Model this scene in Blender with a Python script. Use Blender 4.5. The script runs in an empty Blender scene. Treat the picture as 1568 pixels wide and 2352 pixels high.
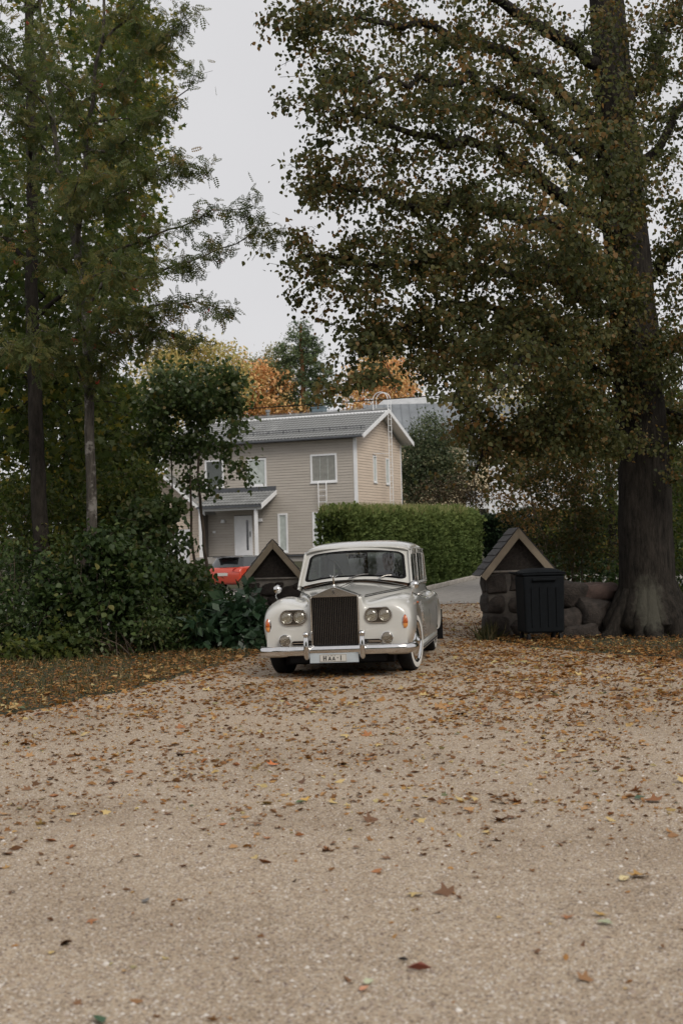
import bpy, bmesh, math, random
import numpy as np
from mathutils import Vector, Matrix
from math import sin, cos, pi, radians, sqrt

# ------------------------------------------------------------------ scene, camera, light
scene = bpy.context.scene
COL = scene.collection
R = random.Random(7)
RN = np.random.default_rng(11)

CAM_H = 1.6
cam_d = bpy.data.cameras.new('camera')
cam_d.sensor_fit = 'VERTICAL'
cam_d.sensor_height = 36.0
cam_d.lens = 50.0
cam_d.clip_start = 0.1
cam_d.clip_end = 1500
cam = bpy.data.objects.new('camera', cam_d)
COL.objects.link(cam)
CM = Matrix.Rotation(pi / 2 + radians(1.61), 4, 'X') @ Matrix.Rotation(-radians(1.55), 4, 'Z')
cam.matrix_world = Matrix.Translation((0, 0, CAM_H)) @ CM
cam_d.dof.use_dof = True
cam_d.dof.focus_distance = 18.3
cam_d.dof.aperture_fstop = 3.5
scene.camera = cam

SUN_EL, SUN_AZ = 42.0, 150.0          # azimuth clockwise from +Y (away from the camera)
world = bpy.data.worlds.new('World')
scene.world = world
world.use_nodes = True
wn = world.node_tree
wn.nodes.clear()
sky = wn.nodes.new('ShaderNodeTexSky')
sky.sky_type = 'NISHITA'
sky.sun_disc = False
sky.sun_elevation = radians(SUN_EL)
sky.sun_rotation = radians(SUN_AZ)
sky.air_density = 1.0
sky.dust_density = 4.0
hsv = wn.nodes.new('ShaderNodeHueSaturation')
hsv.inputs['Saturation'].default_value = 0.25
cloud = wn.nodes.new('ShaderNodeMix')
cloud.data_type = 'RGBA'
cloud.inputs[0].default_value = 0.9
cloud.inputs[7].default_value = (5.75, 5.75, 6.0, 1)      # overcast cloud deck, faintly uneven
ctc = wn.nodes.new('ShaderNodeTexCoord')
cno = wn.nodes.new('ShaderNodeTexNoise'); cno.inputs['Scale'].default_value = 2.6; cno.inputs['Detail'].default_value = 5
crm = wn.nodes.new('ShaderNodeValToRGB')
crm.color_ramp.elements[0].position = .3; crm.color_ramp.elements[0].color = (5.55, 5.50, 5.62, 1)
crm.color_ramp.elements[1].position = .7; crm.color_ramp.elements[1].color = (6.1, 6.05, 6.15, 1)
wn.links.new(ctc.outputs['Generated'], cno.inputs['Vector']); wn.links.new(cno.outputs[0], crm.inputs[0]); wn.links.new(crm.outputs[0], cloud.inputs[7])
bg = wn.nodes.new('ShaderNodeBackground')
bg.inputs[1].default_value = 0.1
wo = wn.nodes.new('ShaderNodeOutputWorld')
wn.links.new(sky.outputs[0], hsv.inputs['Color'])
wn.links.new(hsv.outputs[0], cloud.inputs[6])
wn.links.new(cloud.outputs[2], bg.inputs[0])
wn.links.new(bg.outputs[0], wo.inputs[0])

sun_d = bpy.data.lights.new('sun', 'SUN')
sun_d.energy = 1.5
sun_d.angle = radians(25)
sun_d.color = (1.0, 0.93, 0.82)
sun = bpy.data.objects.new('sun', sun_d)
COL.objects.link(sun)
_e, _a = radians(SUN_EL), radians(SUN_AZ)
_dir = Vector((sin(_a) * cos(_e), cos(_a) * cos(_e), sin(_e)))
sun.rotation_euler = _dir.to_track_quat('Z', 'Y').to_euler()
sun.location = (20, -10, 30)

scene.view_settings.view_transform = 'Standard'
scene.view_settings.look = 'None'
scene.view_settings.exposure = 0.36
scene.view_settings.gamma = 1.0
scene.view_settings.use_curve_mapping = False
scene.cycles.max_bounces = 8
scene.cycles.transparent_max_bounces = 12
scene.cycles.use_denoising = True

# ------------------------------------------------------------------ helpers
FD = 2352 / 36 * 50.0


def at(u, v, Y):
    """World point at depth Y (metres ahead of the camera) seen at u,v of a 1568x2352 view."""
    d = CM.to_3x3() @ Vector((u - 784, -(v - 1176), -FD))
    d = d / d.y
    return Vector((0, 0, CAM_H)) + d * Y


def sstep(a, b, x):
    t = min(1, max(0, (x - a) / (b - a)))
    return t * t * (3 - 2 * t)


def T(x, y):
    """Height of the ground."""
    r = 0.033 * max(0.0, y - 33.0)
    if y > 66: r = 0.033 * 33 + 0.02 * (y - 66)
    l = min(r, 0.15)
    l = l + (r - l) * sstep(60, 67, y)
    xl = -0.8 + 0.35 * max(0, min(16, y - 36))
    w = sstep(xl - 3.5, xl - 0.5, x)
    z = l + (r - l) * w
    return z


def tag(o, label=None, cat=None, group=None, kind=None):
    if label: o['label'] = label
    if cat: o['category'] = cat
    if group: o['group'] = group
    if kind: o['kind'] = kind
    return o


def empty(name, loc, rot=(0, 0, 0), label=None, cat=None, group=None):
    o = bpy.data.objects.new(name, None)
    o.empty_display_size = 0.2
    o.location = loc
    o.rotation_euler = rot
    COL.objects.link(o)
    return tag(o, label, cat, group)


def mobj(name, me, parent=None, loc=None, rot=None):
    o = bpy.data.objects.new(name, me)
    COL.objects.link(o)
    if parent is not None: o.parent = parent
    if loc is not None: o.location = loc
    if rot is not None: o.rotation_euler = rot
    return o


class MB:
    def __init__(s):
        s.v = []; s.f = []; s.m = []; s.mi = 0

    def add(s, vs, fs):
        n = len(s.v)
        s.v += [tuple(p) for p in vs]
        s.f += [tuple(i + n for i in f) for f in fs]
        s.m += [s.mi] * len(fs)
        return s

    def box(s, a, b, M=None):
        x0, y0, z0 = a; x1, y1, z1 = b
        vs = [(x0, y0, z0), (x1, y0, z0), (x1, y1, z0), (x0, y1, z0), (x0, y0, z1), (x1, y0, z1), (x1, y1, z1), (x0, y1, z1)]
        if M is not None: vs = [M @ Vector(p) for p in vs]
        return s.add(vs, [(0, 3, 2, 1), (4, 5, 6, 7), (0, 1, 5, 4), (1, 2, 6, 5), (2, 3, 7, 6), (3, 0, 4, 7)])

    def tube(s, pts, rad, n=8, caps=True, flat=1.0):
        pts = [Vector(p) for p in pts]
        if not hasattr(rad, '__len__'): rad = [rad] * len(pts)
        rings = []
        up = None
        for i, p in enumerate(pts):
            d = (pts[min(i + 1, len(pts) - 1)] - pts[max(i - 1, 0)])
            if d.length < 1e-9: d = Vector((0, 0, 1))
            d.normalize()
            if up is None: up = Vector((0, 0, 1)) if abs(d.z) < 0.9 else Vector((0, 1, 0))
            a = d.cross(up)
            if a.length < 1e-6: a = d.cross(Vector((1, 0, 0)))
            a.normalize(); b = a.cross(d).normalized(); up = b
            rings.append([p + a * (cos(2 * pi * k / n) * rad[i]) + b * (sin(2 * pi * k / n) * rad[i] * flat) for k in range(n)])
        vs = [q for r in rings for q in r]; fs = []
        for i in range(len(rings) - 1):
            for k in range(n):
                fs.append((i * n + k, i * n + (k + 1) % n, (i + 1) * n + (k + 1) % n, (i + 1) * n + k))
        if caps:
            fs.append(tuple(range(n))[::-1]); fs.append(tuple((len(rings) - 1) * n + k for k in range(n)))
        return s.add(vs, fs)

    def lathe(s, prof, M, n=24):
        """prof: (radius, height) pairs about local z of M."""
        vs = []; fs = []
        for r, h in prof:
            for k in range(n):
                a = 2 * pi * k / n
                vs.append(M @ Vector((r * cos(a), r * sin(a), h)))
        for i in range(len(prof) - 1):
            for k in range(n):
                fs.append((i * n + k, i * n + (k + 1) % n, (i + 1) * n + (k + 1) % n, (i + 1) * n + k))
        fs.append(tuple(range(n))[::-1]); fs.append(tuple((len(prof) - 1) * n + k for k in range(n)))
        return s.add(vs, fs)

    def prism(s, poly, M, d):
        """poly: 2D points in local xz of M, extruded along local y by d."""
        n = len(poly)
        vs = [M @ Vector((x, 0, z)) for x, z in poly] + [M @ Vector((x, d, z)) for x, z in poly]
        fs = [tuple(range(n)), tuple(range(n, 2 * n))[::-1]] + [(i, i + n, (i + 1) % n + n, (i + 1) % n) for i in range(n)]
        return s.add(vs, fs)

    def grid(s, P):
        """P: rows of points."""
        h = len(P); w = len(P[0])
        return s.add([q for r in P for q in r], [(i * w + j, i * w + j + 1, (i + 1) * w + j + 1, (i + 1) * w + j) for i in range(h - 1) for j in range(w - 1)])

    def mesh(s, name, mats, smooth=False, fix=True, sharp=35):
        me = bpy.data.meshes.new(name)
        me.from_pydata(s.v, [], s.f)
        if not isinstance(mats, (list, tuple)): mats = [mats]
        for m in mats: me.materials.append(m)
        if len(mats) > 1: me.polygons.foreach_set('material_index', s.m)
        if fix:
            bm = bmesh.new(); bm.from_mesh(me)
            bmesh.ops.recalc_face_normals(bm, faces=bm.faces)
            bm.to_mesh(me); bm.free()
        if smooth:
            me.polygons.foreach_set('use_smooth', [True] * len(me.polygons))
            me.set_sharp_from_angle(angle=radians(sharp))
        me.update()
        return me

    def build(s, name, mats, parent=None, smooth=False, bevel=0, loc=None, rot=None, fix=True, sharp=35):
        o = mobj(name, s.mesh(name, mats, smooth, fix, sharp), parent, loc, rot)
        if bevel:
            b = o.modifiers.new('bevel', 'BEVEL'); b.width = bevel; b.segments = 2; b.limit_method = 'ANGLE'
        return o


I4 = Matrix.Identity(4)


def TR(x, y, z): return Matrix.Translation((x, y, z))


def subdivided(mb, name, mats, level, post=None):
    """Mesh smoothed by subdivision, evaluated here."""
    me = mb.mesh('tmp', mats)
    bm = bmesh.new(); bm.from_mesh(me)
    bmesh.ops.remove_doubles(bm, verts=bm.verts, dist=1e-5)
    bm.to_mesh(me); bm.free()
    o = bpy.data.objects.new('tmp', me); COL.objects.link(o)
    m = o.modifiers.new('s', 'SUBSURF'); m.levels = level; m.render_levels = level
    return o


def evaluated(o, name):
    dg = bpy.context.evaluated_depsgraph_get()
    me = bpy.data.meshes.new_from_object(o.evaluated_get(dg), depsgraph=dg)
    me.name = name
    return me


def drop(o):
    me = o.data
    bpy.data.objects.remove(o)
    if me and me.users == 0: bpy.data.meshes.remove(me)


# ------------------------------------------------------------------ materials
def nm(name):
    m = bpy.data.materials.new(name); m.use_nodes = True
    t = m.node_tree
    return m, t, t.nodes['Principled BSDF'], t.nodes['Material Output']


def mk(t, typ, **kw):
    n = t.nodes.new(typ)
    for k, v in kw.items():
        if k.startswith('i_'): n.inputs[k[2:]].default_value = v
        else: setattr(n, k, v)
    return n


def ramp(t, stops, fac=None, interp='LINEAR'):
    n = t.nodes.new('ShaderNodeValToRGB')
    cr = n.color_ramp; cr.interpolation = interp
    while len(cr.elements) < len(stops): cr.elements.new(0.5)
    for e, (p, c) in zip(cr.elements, stops):
        e.position = p; e.color = (c[0], c[1], c[2], 1)
    if fac is not None: t.links.new(fac, n.inputs[0])
    return n


def objco(t, scale=(1, 1, 1)):
    tc = t.nodes.new('ShaderNodeTexCoord')
    mp = t.nodes.new('ShaderNodeMapping'); mp.inputs['Scale'].default_value = scale
    t.links.new(tc.outputs['Object'], mp.inputs[0])
    return mp.outputs[0]


def noise(t, co, scale, detail=4, rough=0.6):
    n = mk(t, 'ShaderNodeTexNoise'); n.inputs['Scale'].default_value = scale
    n.inputs['Detail'].default_value = detail; n.inputs['Roughness'].default_value = rough
    if co is not None: t.links.new(co, n.inputs['Vector'])
    return n.outputs[0]


def bump(t, h, strength, dist, b, prev=None):
    n = mk(t, 'ShaderNodeBump'); n.inputs['Strength'].default_value = strength; n.inputs['Distance'].default_value = dist
    t.links.new(h, n.inputs['Height'])
    if prev is not None: t.links.new(prev, n.inputs['Normal'])
    t.links.new(n.outputs[0], b.inputs['Normal'])
    return n.outputs[0]


def simple(name, c, rough=0.6, metal=0.0, var=0.15, scale=8, bumps=0.0, bscale=60, bdist=0.004, stretch=(1, 1, 1), coat=0, spec=0.5):
    """Plain material with a little wear: colour wanders by var, fine relief by bumps."""
    m, t, b, o = nm(name)
    co = objco(t, stretch)
    a = [max(0, x * (1 - var)) for x in c]; z = [min(1, x * (1 + var)) for x in c]
    n = noise(t, co, scale, 5, 0.65)
    r = ramp(t, [(0.3, a), (0.7, z)], n)
    t.links.new(r.outputs[0], b.inputs['Base Color'])
    b.inputs['Roughness'].default_value = rough; b.inputs['Metallic'].default_value = metal
    b.inputs['Specular IOR Level'].default_value = spec
    if coat: b.inputs['Coat Weight'].default_value = coat; b.inputs['Coat Roughness'].default_value = 0.04
    if bumps: bump(t, noise(t, co, bscale, 4, 0.7), bumps, bdist, b)
    return m


def glassy(name, tint=(0.8, 0.85, 0.82), alpha_mix=0.75, rough=0.02):
    """Thin glazing: clear with a mirror coat."""
    m, t, b, o = nm(name)
    tr = mk(t, 'ShaderNodeBsdfTransparent'); tr.inputs[0].default_value = (*tint, 1)
    gl = mk(t, 'ShaderNodeBsdfGlossy'); gl.inputs['Roughness'].default_value = rough
    fr = mk(t, 'ShaderNodeFresnel'); fr.inputs[0].default_value = 1.5
    mx = mk(t, 'ShaderNodeMixShader')
    ma = mk(t, 'ShaderNodeMath', operation='MULTIPLY_ADD'); ma.inputs[1].default_value = 1.0; ma.inputs[2].default_value = 1 - alpha_mix
    t.links.new(fr.outputs[0], ma.inputs[0]); t.links.new(ma.outputs[0], mx.inputs[0])
    t.links.new(tr.outputs[0], mx.inputs[1]); t.links.new(gl.outputs[0], mx.inputs[2])
    t.links.new(mx.outputs[0], o.inputs[0])
    return m


def leafmat(name, stops, rough=0.5, trans=0.35, spec=0.3):
    """Foliage: colour per leaf from the 'tint' attribute, some light passing through."""
    m, t, b, o = nm(name)
    at_ = mk(t, 'ShaderNodeAttribute', attribute_name='tint')
    r = ramp(t, stops, at_.outputs['Fac'])
    t.links.new(r.outputs[0], b.inputs['Base Color'])
    b.inputs['Roughness'].default_value = rough
    b.inputs['Specular IOR Level'].default_value = spec
    tl = mk(t, 'ShaderNodeBsdfTranslucent')
    g = mk(t, 'ShaderNodeHueSaturation'); g.inputs['Value'].default_value = 1.4; g.inputs['Saturation'].default_value = 1.1
    t.links.new(r.outputs[0], g.inputs['Color']); t.links.new(g.outputs[0], tl.inputs[0])
    mx = mk(t, 'ShaderNodeMixShader'); mx.inputs[0].default_value = trans
    t.links.new(b.outputs[0], mx.inputs[1]); t.links.new(tl.outputs[0], mx.inputs[2]); t.links.new(mx.outputs[0], o.inputs[0])
    return m


def gravel_mat():
    m, t, b, o = nm('gravel')
    co = objco(t)
    v = mk(t, 'ShaderNodeTexVoronoi'); v.inputs['Scale'].default_value = 125; t.links.new(co, v.inputs['Vector'])
    v2 = mk(t, 'ShaderNodeTexVoronoi'); v2.inputs['Scale'].default_value = 55; t.links.new(co, v2.inputs['Vector'])
    sx = mk(t, 'ShaderNodeSeparateColor'); t.links.new(v.outputs['Color'], sx.inputs[0])
    r1 = ramp(t, [(0.0, (.09, .065, .05)), (0.1, (.22, .165, .13)), (0.38, (.36, .290, .212)), (0.62, (.45, .38, .295)), (0.85, (.45, .345, .24)), (0.95, (.56, .52, .46)), (1, (.72, .68, .65))], sx.outputs[0])
    big = noise(t, co, 0.5, 5, 0.6)
    mid = noise(t, co, 9, 6, 0.75)
    r2 = ramp(t, [(0.30, (.76, .73, .70)), (0.52, (1, 1, 1)), (0.72, (1.0, .97, .94))], big)
    r3 = ramp(t, [(0.3, (.76, .73, .69)), (0.5, (.98, .97, .96)), (0.68, (1.0, 1.0, 1.0))], mid)
    m1 = mk(t, 'ShaderNodeMix', data_type='RGBA', blend_type='MULTIPLY'); m1.inputs[0].default_value = 1
    m2 = mk(t, 'ShaderNodeMix', data_type='RGBA', blend_type='MULTIPLY'); m2.inputs[0].default_value = 1
    t.links.new(r1.outputs[0], m1.inputs[6]); t.links.new(r2.outputs[0], m1.inputs[7])
    t.links.new(m1.outputs[2], m2.inputs[6]); t.links.new(r3.outputs[0], m2.inputs[7])
    t.links.new(m2.outputs[2], b.inputs['Base Color'])
    b.inputs['Roughness'].default_value = 0.9; b.inputs['Specular IOR Level'].default_value = 0.15
    p = bump(t, v2.outputs['Distance'], 0.5, 0.006, b)
    bump(t, v.outputs['Distance'], 0.8, 0.004, b, p)
    return m


def soil_mat():
    m, t, b, o = nm('soil_and_turf')
    co = objco(t)
    n = noise(t, co, 2.2, 8, 0.7); n2 = noise(t, co, 40, 4, 0.7)
    r = ramp(t, [(0.3, (.035, .035, .018)), (0.5, (.05, .055, .02)), (0.7, (.085, .06, .035))], n)
    r2 = ramp(t, [(0.3, (.5, .5, .5)), (0.7, (1, 1, 1))], n2)
    mm = mk(t, 'ShaderNodeMix', data_type='RGBA', blend_type='MULTIPLY'); mm.inputs[0].default_value = 1
    t.links.new(r.outputs[0], mm.inputs[6]); t.links.new(r2.outputs[0], mm.inputs[7]); t.links.new(mm.outputs[2], b.inputs['Base Color'])
    b.inputs['Roughness'].default_value = 0.95
    bump(t, n2, 0.8, 0.03, b)
    return m


M = {}
M['gravel'] = gravel_mat()
M['soil'] = soil_mat()
M['asphalt'] = simple('asphalt', (.26, .245, .23), 0.95, var=.2, scale=6, bumps=.5, bscale=250, spec=.15)
M['kerb'] = simple('kerb_stone', (.36, .33, .30), 0.8, var=.3, scale=5, bumps=.4)
M['siding'] = simple('siding_grey_brown', (.40, .365, .325), 0.7, var=.10, scale=3, bumps=.3, bscale=40, stretch=(.3, 1, 4))
M['siding_tan'] = simple('siding_tan', (.57, .475, .39), 0.7, var=.10, scale=3, bumps=.3, bscale=40, stretch=(1, .3, 4))
M['wall_core'] = simple('wall_core', (.10, .09, .08), 0.9)
M['white'] = simple('white_paint', (.74, .75, .77), 0.5, var=.06, scale=3, bumps=.1)
M['tile'] = simple('roof_tile', (.21, .215, .215), 0.55, var=.25, scale=1.5, bumps=.3, bscale=50)
M['darkmetal'] = simple('dark_sheet_metal', (.07, .075, .085), 0.45, var=.2, scale=3)
M['zinc'] = simple('standing_seam_metal', (.17, .185, .20), 0.5, var=.2, scale=.8)
M['zinc_light'] = simple('corrugated_metal', (.40, .41, .42), 0.5, var=.15, scale=2)
M['blue_chimney'] = simple('chimney_cladding', (.13, .18, .21), 0.5)
M['concrete'] = simple('concrete', (.33, .31, .29), 0.9, var=.15, scale=4, bumps=.3)
M['glasswin'] = simple('window_glass', (.07, .08, .075), 0.06, var=.3, scale=2, spec=.6)
M['blind'] = simple('window_blind', (.42, .46, .44), 0.3, var=.2, scale=5, spec=.6)
M['blinddark'] = simple('window_dark_blind', (.22, .22, .20), 0.3, var=.2, scale=5, spec=.6)
M['yellowwall'] = simple('yellow_render', (.58, .49, .33), 0.8, var=.1, scale=1)
M['bargeboard'] = simple('weathered_board', (.30, .245, .18), 0.8, var=.18, scale=4, bumps=.4, bscale=80, stretch=(1, 1, 1))
M['roofplank'] = simple('tarred_plank', (.055, .05, .05), 0.8, var=.35, scale=6, bumps=.5, stretch=(6, 1, 1))
M['gable'] = simple('dark_pebbledash', (.035, .028, .024), 0.95, var=.5, scale=25, bumps=1, bscale=90, bdist=.01)
M['mortar'] = simple('mortar', (.25, .225, .20), 0.95, var=.35, scale=5, bumps=.8, bscale=30, bdist=.015)
M['mortar_dark'] = simple('dark_mortar', (.08, .07, .062), 0.95, var=.4, scale=6, bumps=.8, bscale=30, bdist=.015)
M['stone'] = simple('granite', (.036, .028, .024), 0.85, var=.6, scale=9, bumps=1.0, bscale=30, bdist=.03)
M['stonered'] = simple('reddish_granite', (.10, .065, .055), 0.85, var=.4, scale=7, bumps=.8, bscale=25, bdist=.015)
M['bin'] = simple('bin_plastic', (.0045, .006, .008), 0.75, var=.3, scale=10, bumps=.2, spec=.15)
M['bark'] = None
M['chrome'] = simple('chrome', (.66, .65, .64), 0.10, 1.0, var=.08, scale=12)
M['chromedark'] = simple('chrome_vane', (.24, .23, .22), 0.25, 1.0, var=.1)
M['lampback'] = simple('dark_polished_surround', (.16, .15, .14), 0.2, 1.0)
M['black'] = simple('black_rubber', (.008, .008, .009), 0.8, var=.3, scale=20, spec=.12)
M['tyre'] = simple('tyre_rubber', (.012, .012, .013), 0.85, var=.3, scale=20, bumps=.3, spec=.2)
M['whitewall'] = simple('whitewall', (.55, .54, .51), 0.6, var=.08)
M['carpaint'] = simple('white_car_paint', (.525, .52, .495), 0.32, var=.03, scale=2, coat=1.0)
M['redpaint'] = simple('red_car_paint', (.50, .045, .015), 0.3, var=.05, scale=2, coat=1.0)
M['blackpaint'] = simple('black_car_paint', (.02, .02, .022), 0.2, var=.1, coat=1.0)
M['carglass'] = glassy('car_glass', (.55, .62, .57), .94)
M['darkglass'] = simple('dark_glass', (.012, .014, .015), 0.04, var=.2, coat=1.0)
M['amber'] = simple('amber_lens', (.42, .09, .012), 0.12, var=.3, scale=30, coat=1.0)
M['amberlow'] = simple('pale_amber_lens', (.75, .30, .08), 0.12, var=.2, scale=30, coat=1.0)
M['lens'] = glassy('lamp_lens', (.93, .94, .92), .93, .05)
M['leather'] = simple('leather', (.035, .03, .027), 0.5, var=.2)
M['plate'] = simple('plate_white', (.52, .51, .48), 0.4, var=.05)
M['plateblue'] = simple('plate_holder', (.42, .47, .51), 0.35, var=.05)
M['ink'] = simple('black_ink', (.01, .01, .01), 0.5)
M['wood'] = simple('wood_brown', (.12, .06, .035), 0.5)
M['skin'] = simple('skin', (.42, .24, .17), 0.5)
M['suit'] = simple('black_cloth', (.014, .014, .017), 0.9)
M['hair'] = simple('dark_hair', (.02, .014, .01), 0.7)
M['redlens'] = simple('red_lens', (.30, .01, .01), 0.15, coat=1.0)
M['cable'] = M['black']


def bark_mat(name, c1, c2, patches=None):
    m, t, b, o = nm(name)
    co = objco(t, (1, 1, .22))
    n = noise(t, co, 14, 8, 0.75)
    r = ramp(t, [(0.35, c1), (0.65, c2)], n)
    col = r.outputs[0]
    if patches:
        p = noise(t, objco(t), 3.5, 6, 0.7)
        pr = ramp(t, [(0.52, (0, 0, 0)), (0.60, (1, 1, 1))], p)
        mm = mk(t, 'ShaderNodeMix', data_type='RGBA'); t.links.new(pr.outputs[0], mm.inputs[0])
        t.links.new(col, mm.inputs[6]); mm.inputs[7].default_value = (*patches, 1)
        col = mm.outputs[2]
    t.links.new(col, b.inputs['Base Color'])
    b.inputs['Roughness'].default_value = 0.95; b.inputs['Specular IOR Level'].default_value = 0.15
    bump(t, n, 1.0, 0.06, b)
    return m


M['bark'] = bark_mat('linden_bark', (.009, .008, .007), (.045, .038, .032))


def lichen_on(m, centre, size, colour):
    """A pale bare patch with a ragged edge at one place on a trunk."""
    t = m.node_tree; b = t.nodes['Principled BSDF']
    src = b.inputs['Base Color'].links[0].from_socket
    tc = t.nodes.new('ShaderNodeTexCoord'); mp = t.nodes.new('ShaderNodeMapping')
    mp.inputs['Location'].default_value = [-c / s for c, s in zip(centre, size)]; mp.inputs['Scale'].default_value = [1 / s for s in size]
    t.links.new(tc.outputs['Object'], mp.inputs[0])
    ln = mk(t, 'ShaderNodeVectorMath', operation='LENGTH'); t.links.new(mp.outputs[0], ln.inputs[0])
    n = noise(t, tc.outputs['Object'], 7, 6, .7)
    ad = mk(t, 'ShaderNodeMath', operation='MULTIPLY_ADD'); ad.inputs[1].default_value = 1.6; t.links.new(n, ad.inputs[0]); t.links.new(ln.outputs['Value'], ad.inputs[2])
    r = ramp(t, [(.55, (.8, .8, .8)), (.75, (0, 0, 0))], None); dv = mk(t, 'ShaderNodeMath', operation='MULTIPLY'); dv.inputs[1].default_value = .4
    t.links.new(ad.outputs[0], dv.inputs[0]); t.links.new(dv.outputs[0], r.inputs[0])
    mx = mk(t, 'ShaderNodeMix', data_type='RGBA'); t.links.new(r.outputs[0], mx.inputs[0]); t.links.new(src, mx.inputs[6]); mx.inputs[7].default_value = (*colour, 1)
    t.links.new(mx.outputs[2], b.inputs['Base Color'])


lichen_on(M['bark'], (-.12, -.6, .55), (.27, .6, .56), (.085, .082, .066))
M['bark_rowan'] = bark_mat('rowan_bark', (.04, .035, .03), (.13, .115, .10), (.27, .25, .23))
M['bark_dark'] = bark_mat('dark_bark', (.014, .012, .010), (.05, .042, .035))
M['bark_pine'] = bark_mat('pine_bark', (.20, .09, .04), (.38, .19, .10))
M['bark_pale'] = bark_mat('pale_bark', (.08, .06, .045), (.22, .175, .14))

# ------------------------------------------------------------------ ground
def sheet(name, ys, L, Rr, nx, dz, mat, kind='structure'):
    rows = []
    for y in ys:
        l, r = L(y), Rr(y)
        rows.append([(l + (r - l) * k / nx, y, T(l + (r - l) * k / nx, y) + dz) for k in range(nx + 1)])
    mb = MB(); mb.grid(rows)
    return tag(mb.build(name, mat, smooth=True, fix=False), kind=kind)


def frange(a, b, s):
    n = max(1, int(round((b - a) / s)))
    return [a + (b - a) * k / n for k in range(n + 1)]


def nz(x, y, s=1.0, seed=0):
    """Cheap smooth 2D noise, -1..1."""
    from mathutils import noise as mn
    return mn.noise(Vector((x * s, y * s, seed * 7.3)))


xs = frange(-260, -16, 12)[:-1] + frange(-16, 24, 1) + frange(24, 260, 12)[1:]
ys = frange(-60, 0, 6)[:-1] + frange(0, 80, 1) + frange(80, 500, 20)[1:]
mb = MB(); mb.grid([[(x, y, T(x, y)) for x in xs] for y in ys])
ground = tag(mb.build('ground', M['soil'], smooth=True, fix=False), kind='structure')


def gL(y):
    pts = [(-40, -16), (0, -9.0), (8, -5.6), (12, -4.3), (14.5, -3.55), (17.2, -2.6), (20, -1.95), (22.7, -1.4), (26, -.85), (29, -.45), (33, -.1), (37.6, .3)]
    return np.interp(y, [p[0] for p in pts], [p[1] for p in pts]) + .12 * nz(0, y, 1.7, 1) + .06 * nz(0, y, 6, 2)


def gR(y):
    pts = [(-40, 20), (0, 14), (10, 9.5), (17.7, 5.6), (20, 4.3), (22.7, 2.9), (25, 2.5), (28, 3.5), (33, 6.5), (37.6, 12)]
    return np.interp(y, [p[0] for p in pts], [p[1] for p in pts]) + .15 * nz(5, y, 1.7, 3) + .07 * nz(5, y, 6, 4)


gravel = sheet('gravel_drive', frange(-40, -2, 2)[:-1] + frange(-2, 37.6, .15), gL, gR, 40, 0.008, M['gravel'])
road = sheet('asphalt_road', frange(37.4, 60, .5), lambda y: .1 + .345 * (y - 36), lambda y: 9 + .25 * (y - 37), 24, 0.022, M['asphalt'])
yard = sheet('parking_yard', frange(33, 60, 1), lambda y: -40, lambda y: -5.2 + .15 * (y - 33), 40, 0.012, M['asphalt'])

kerb = empty('kerb', (0, 0, 0)); tag(kerb, kind='structure')
HA, HB = Vector((-.6, 35.8, 0)), Vector((5.0, 51.8, 0))
hd = (HB - HA).normalized(); hn = Vector((hd.y, -hd.x, 0))      # hn points to the road
for k in range(19):
    p = HA + hn * .42 + hd * (k * .95 - .6)
    q = p + hd * .93
    ang = math.atan2(hd.y, hd.x)
    mb = MB(); mb.box((0.006, 0, -.1), (.935, .12, .13))
    o = mb.build('kerb_stone', M['kerb'], kerb, bevel=.012, loc=(p.x + R.uniform(-.01, .01), p.y, T(p.x, p.y) + R.uniform(-.01, .01)), rot=(0, -math.atan2(T(q.x, q.y) - T(p.x, p.y), .93), ang + R.uniform(-.015, .015)))

# ------------------------------------------------------------------ grey-brown house
house = empty('house', (.76, 70, 1.55), (0, 0, -radians(23)),
              'two storey grey brown clapboard house with grey tiled roof and tan gable end', 'house')
HL = 10.6; HW = 6.25; WZ = 5.66
mb = MB()
mb.prism([(0, -.02), (0, WZ), (-HL, WZ), (-HL, -.02)], I4, .1)
mb.build('wall', M['wall_core'], house)
mb = MB(); mb.box((-.1, .1, -.02), (0, HW, WZ)); mb.prism([(0, WZ), (HW, WZ), (HW / 2, WZ + 1.48)], TR(0, 0, 0) @ Matrix.Rotation(pi / 2, 4, 'Z'), .1)
mb.build('gable_wall', M['wall_core'], house)
mb = MB(); mb.box((-HL, HW - .1, -.02), (-.1, HW, WZ)); mb.box((-HL, .1, -.02), (-HL + .1, HW - .1, WZ))
mb.build('rear_wall', M['siding'], house)
mb = MB(); mb.box((-HL + .05, .05, -1.2), (-.05, HW - .05, -.022)); mb.build('foundation', M['concrete'], house)

WINS = [('window', -2.42, -.99, 3.54, 4.95, 'blinddark', 3), ('window', -5.96, -4.87, 3.51, 4.91, 'blind', 0), ('window', -8.38, -7.30, 3.54, 4.95, 'glasswin', 0),
        ('window', -4.30, -3.76, .12, 2.07, 'blind', 0), ('window', -2.39, -1.35, .20, 2.07, 'blind', 0)]
DOOR = (-6.76, -5.75, 0.0, 2.03)


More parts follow.
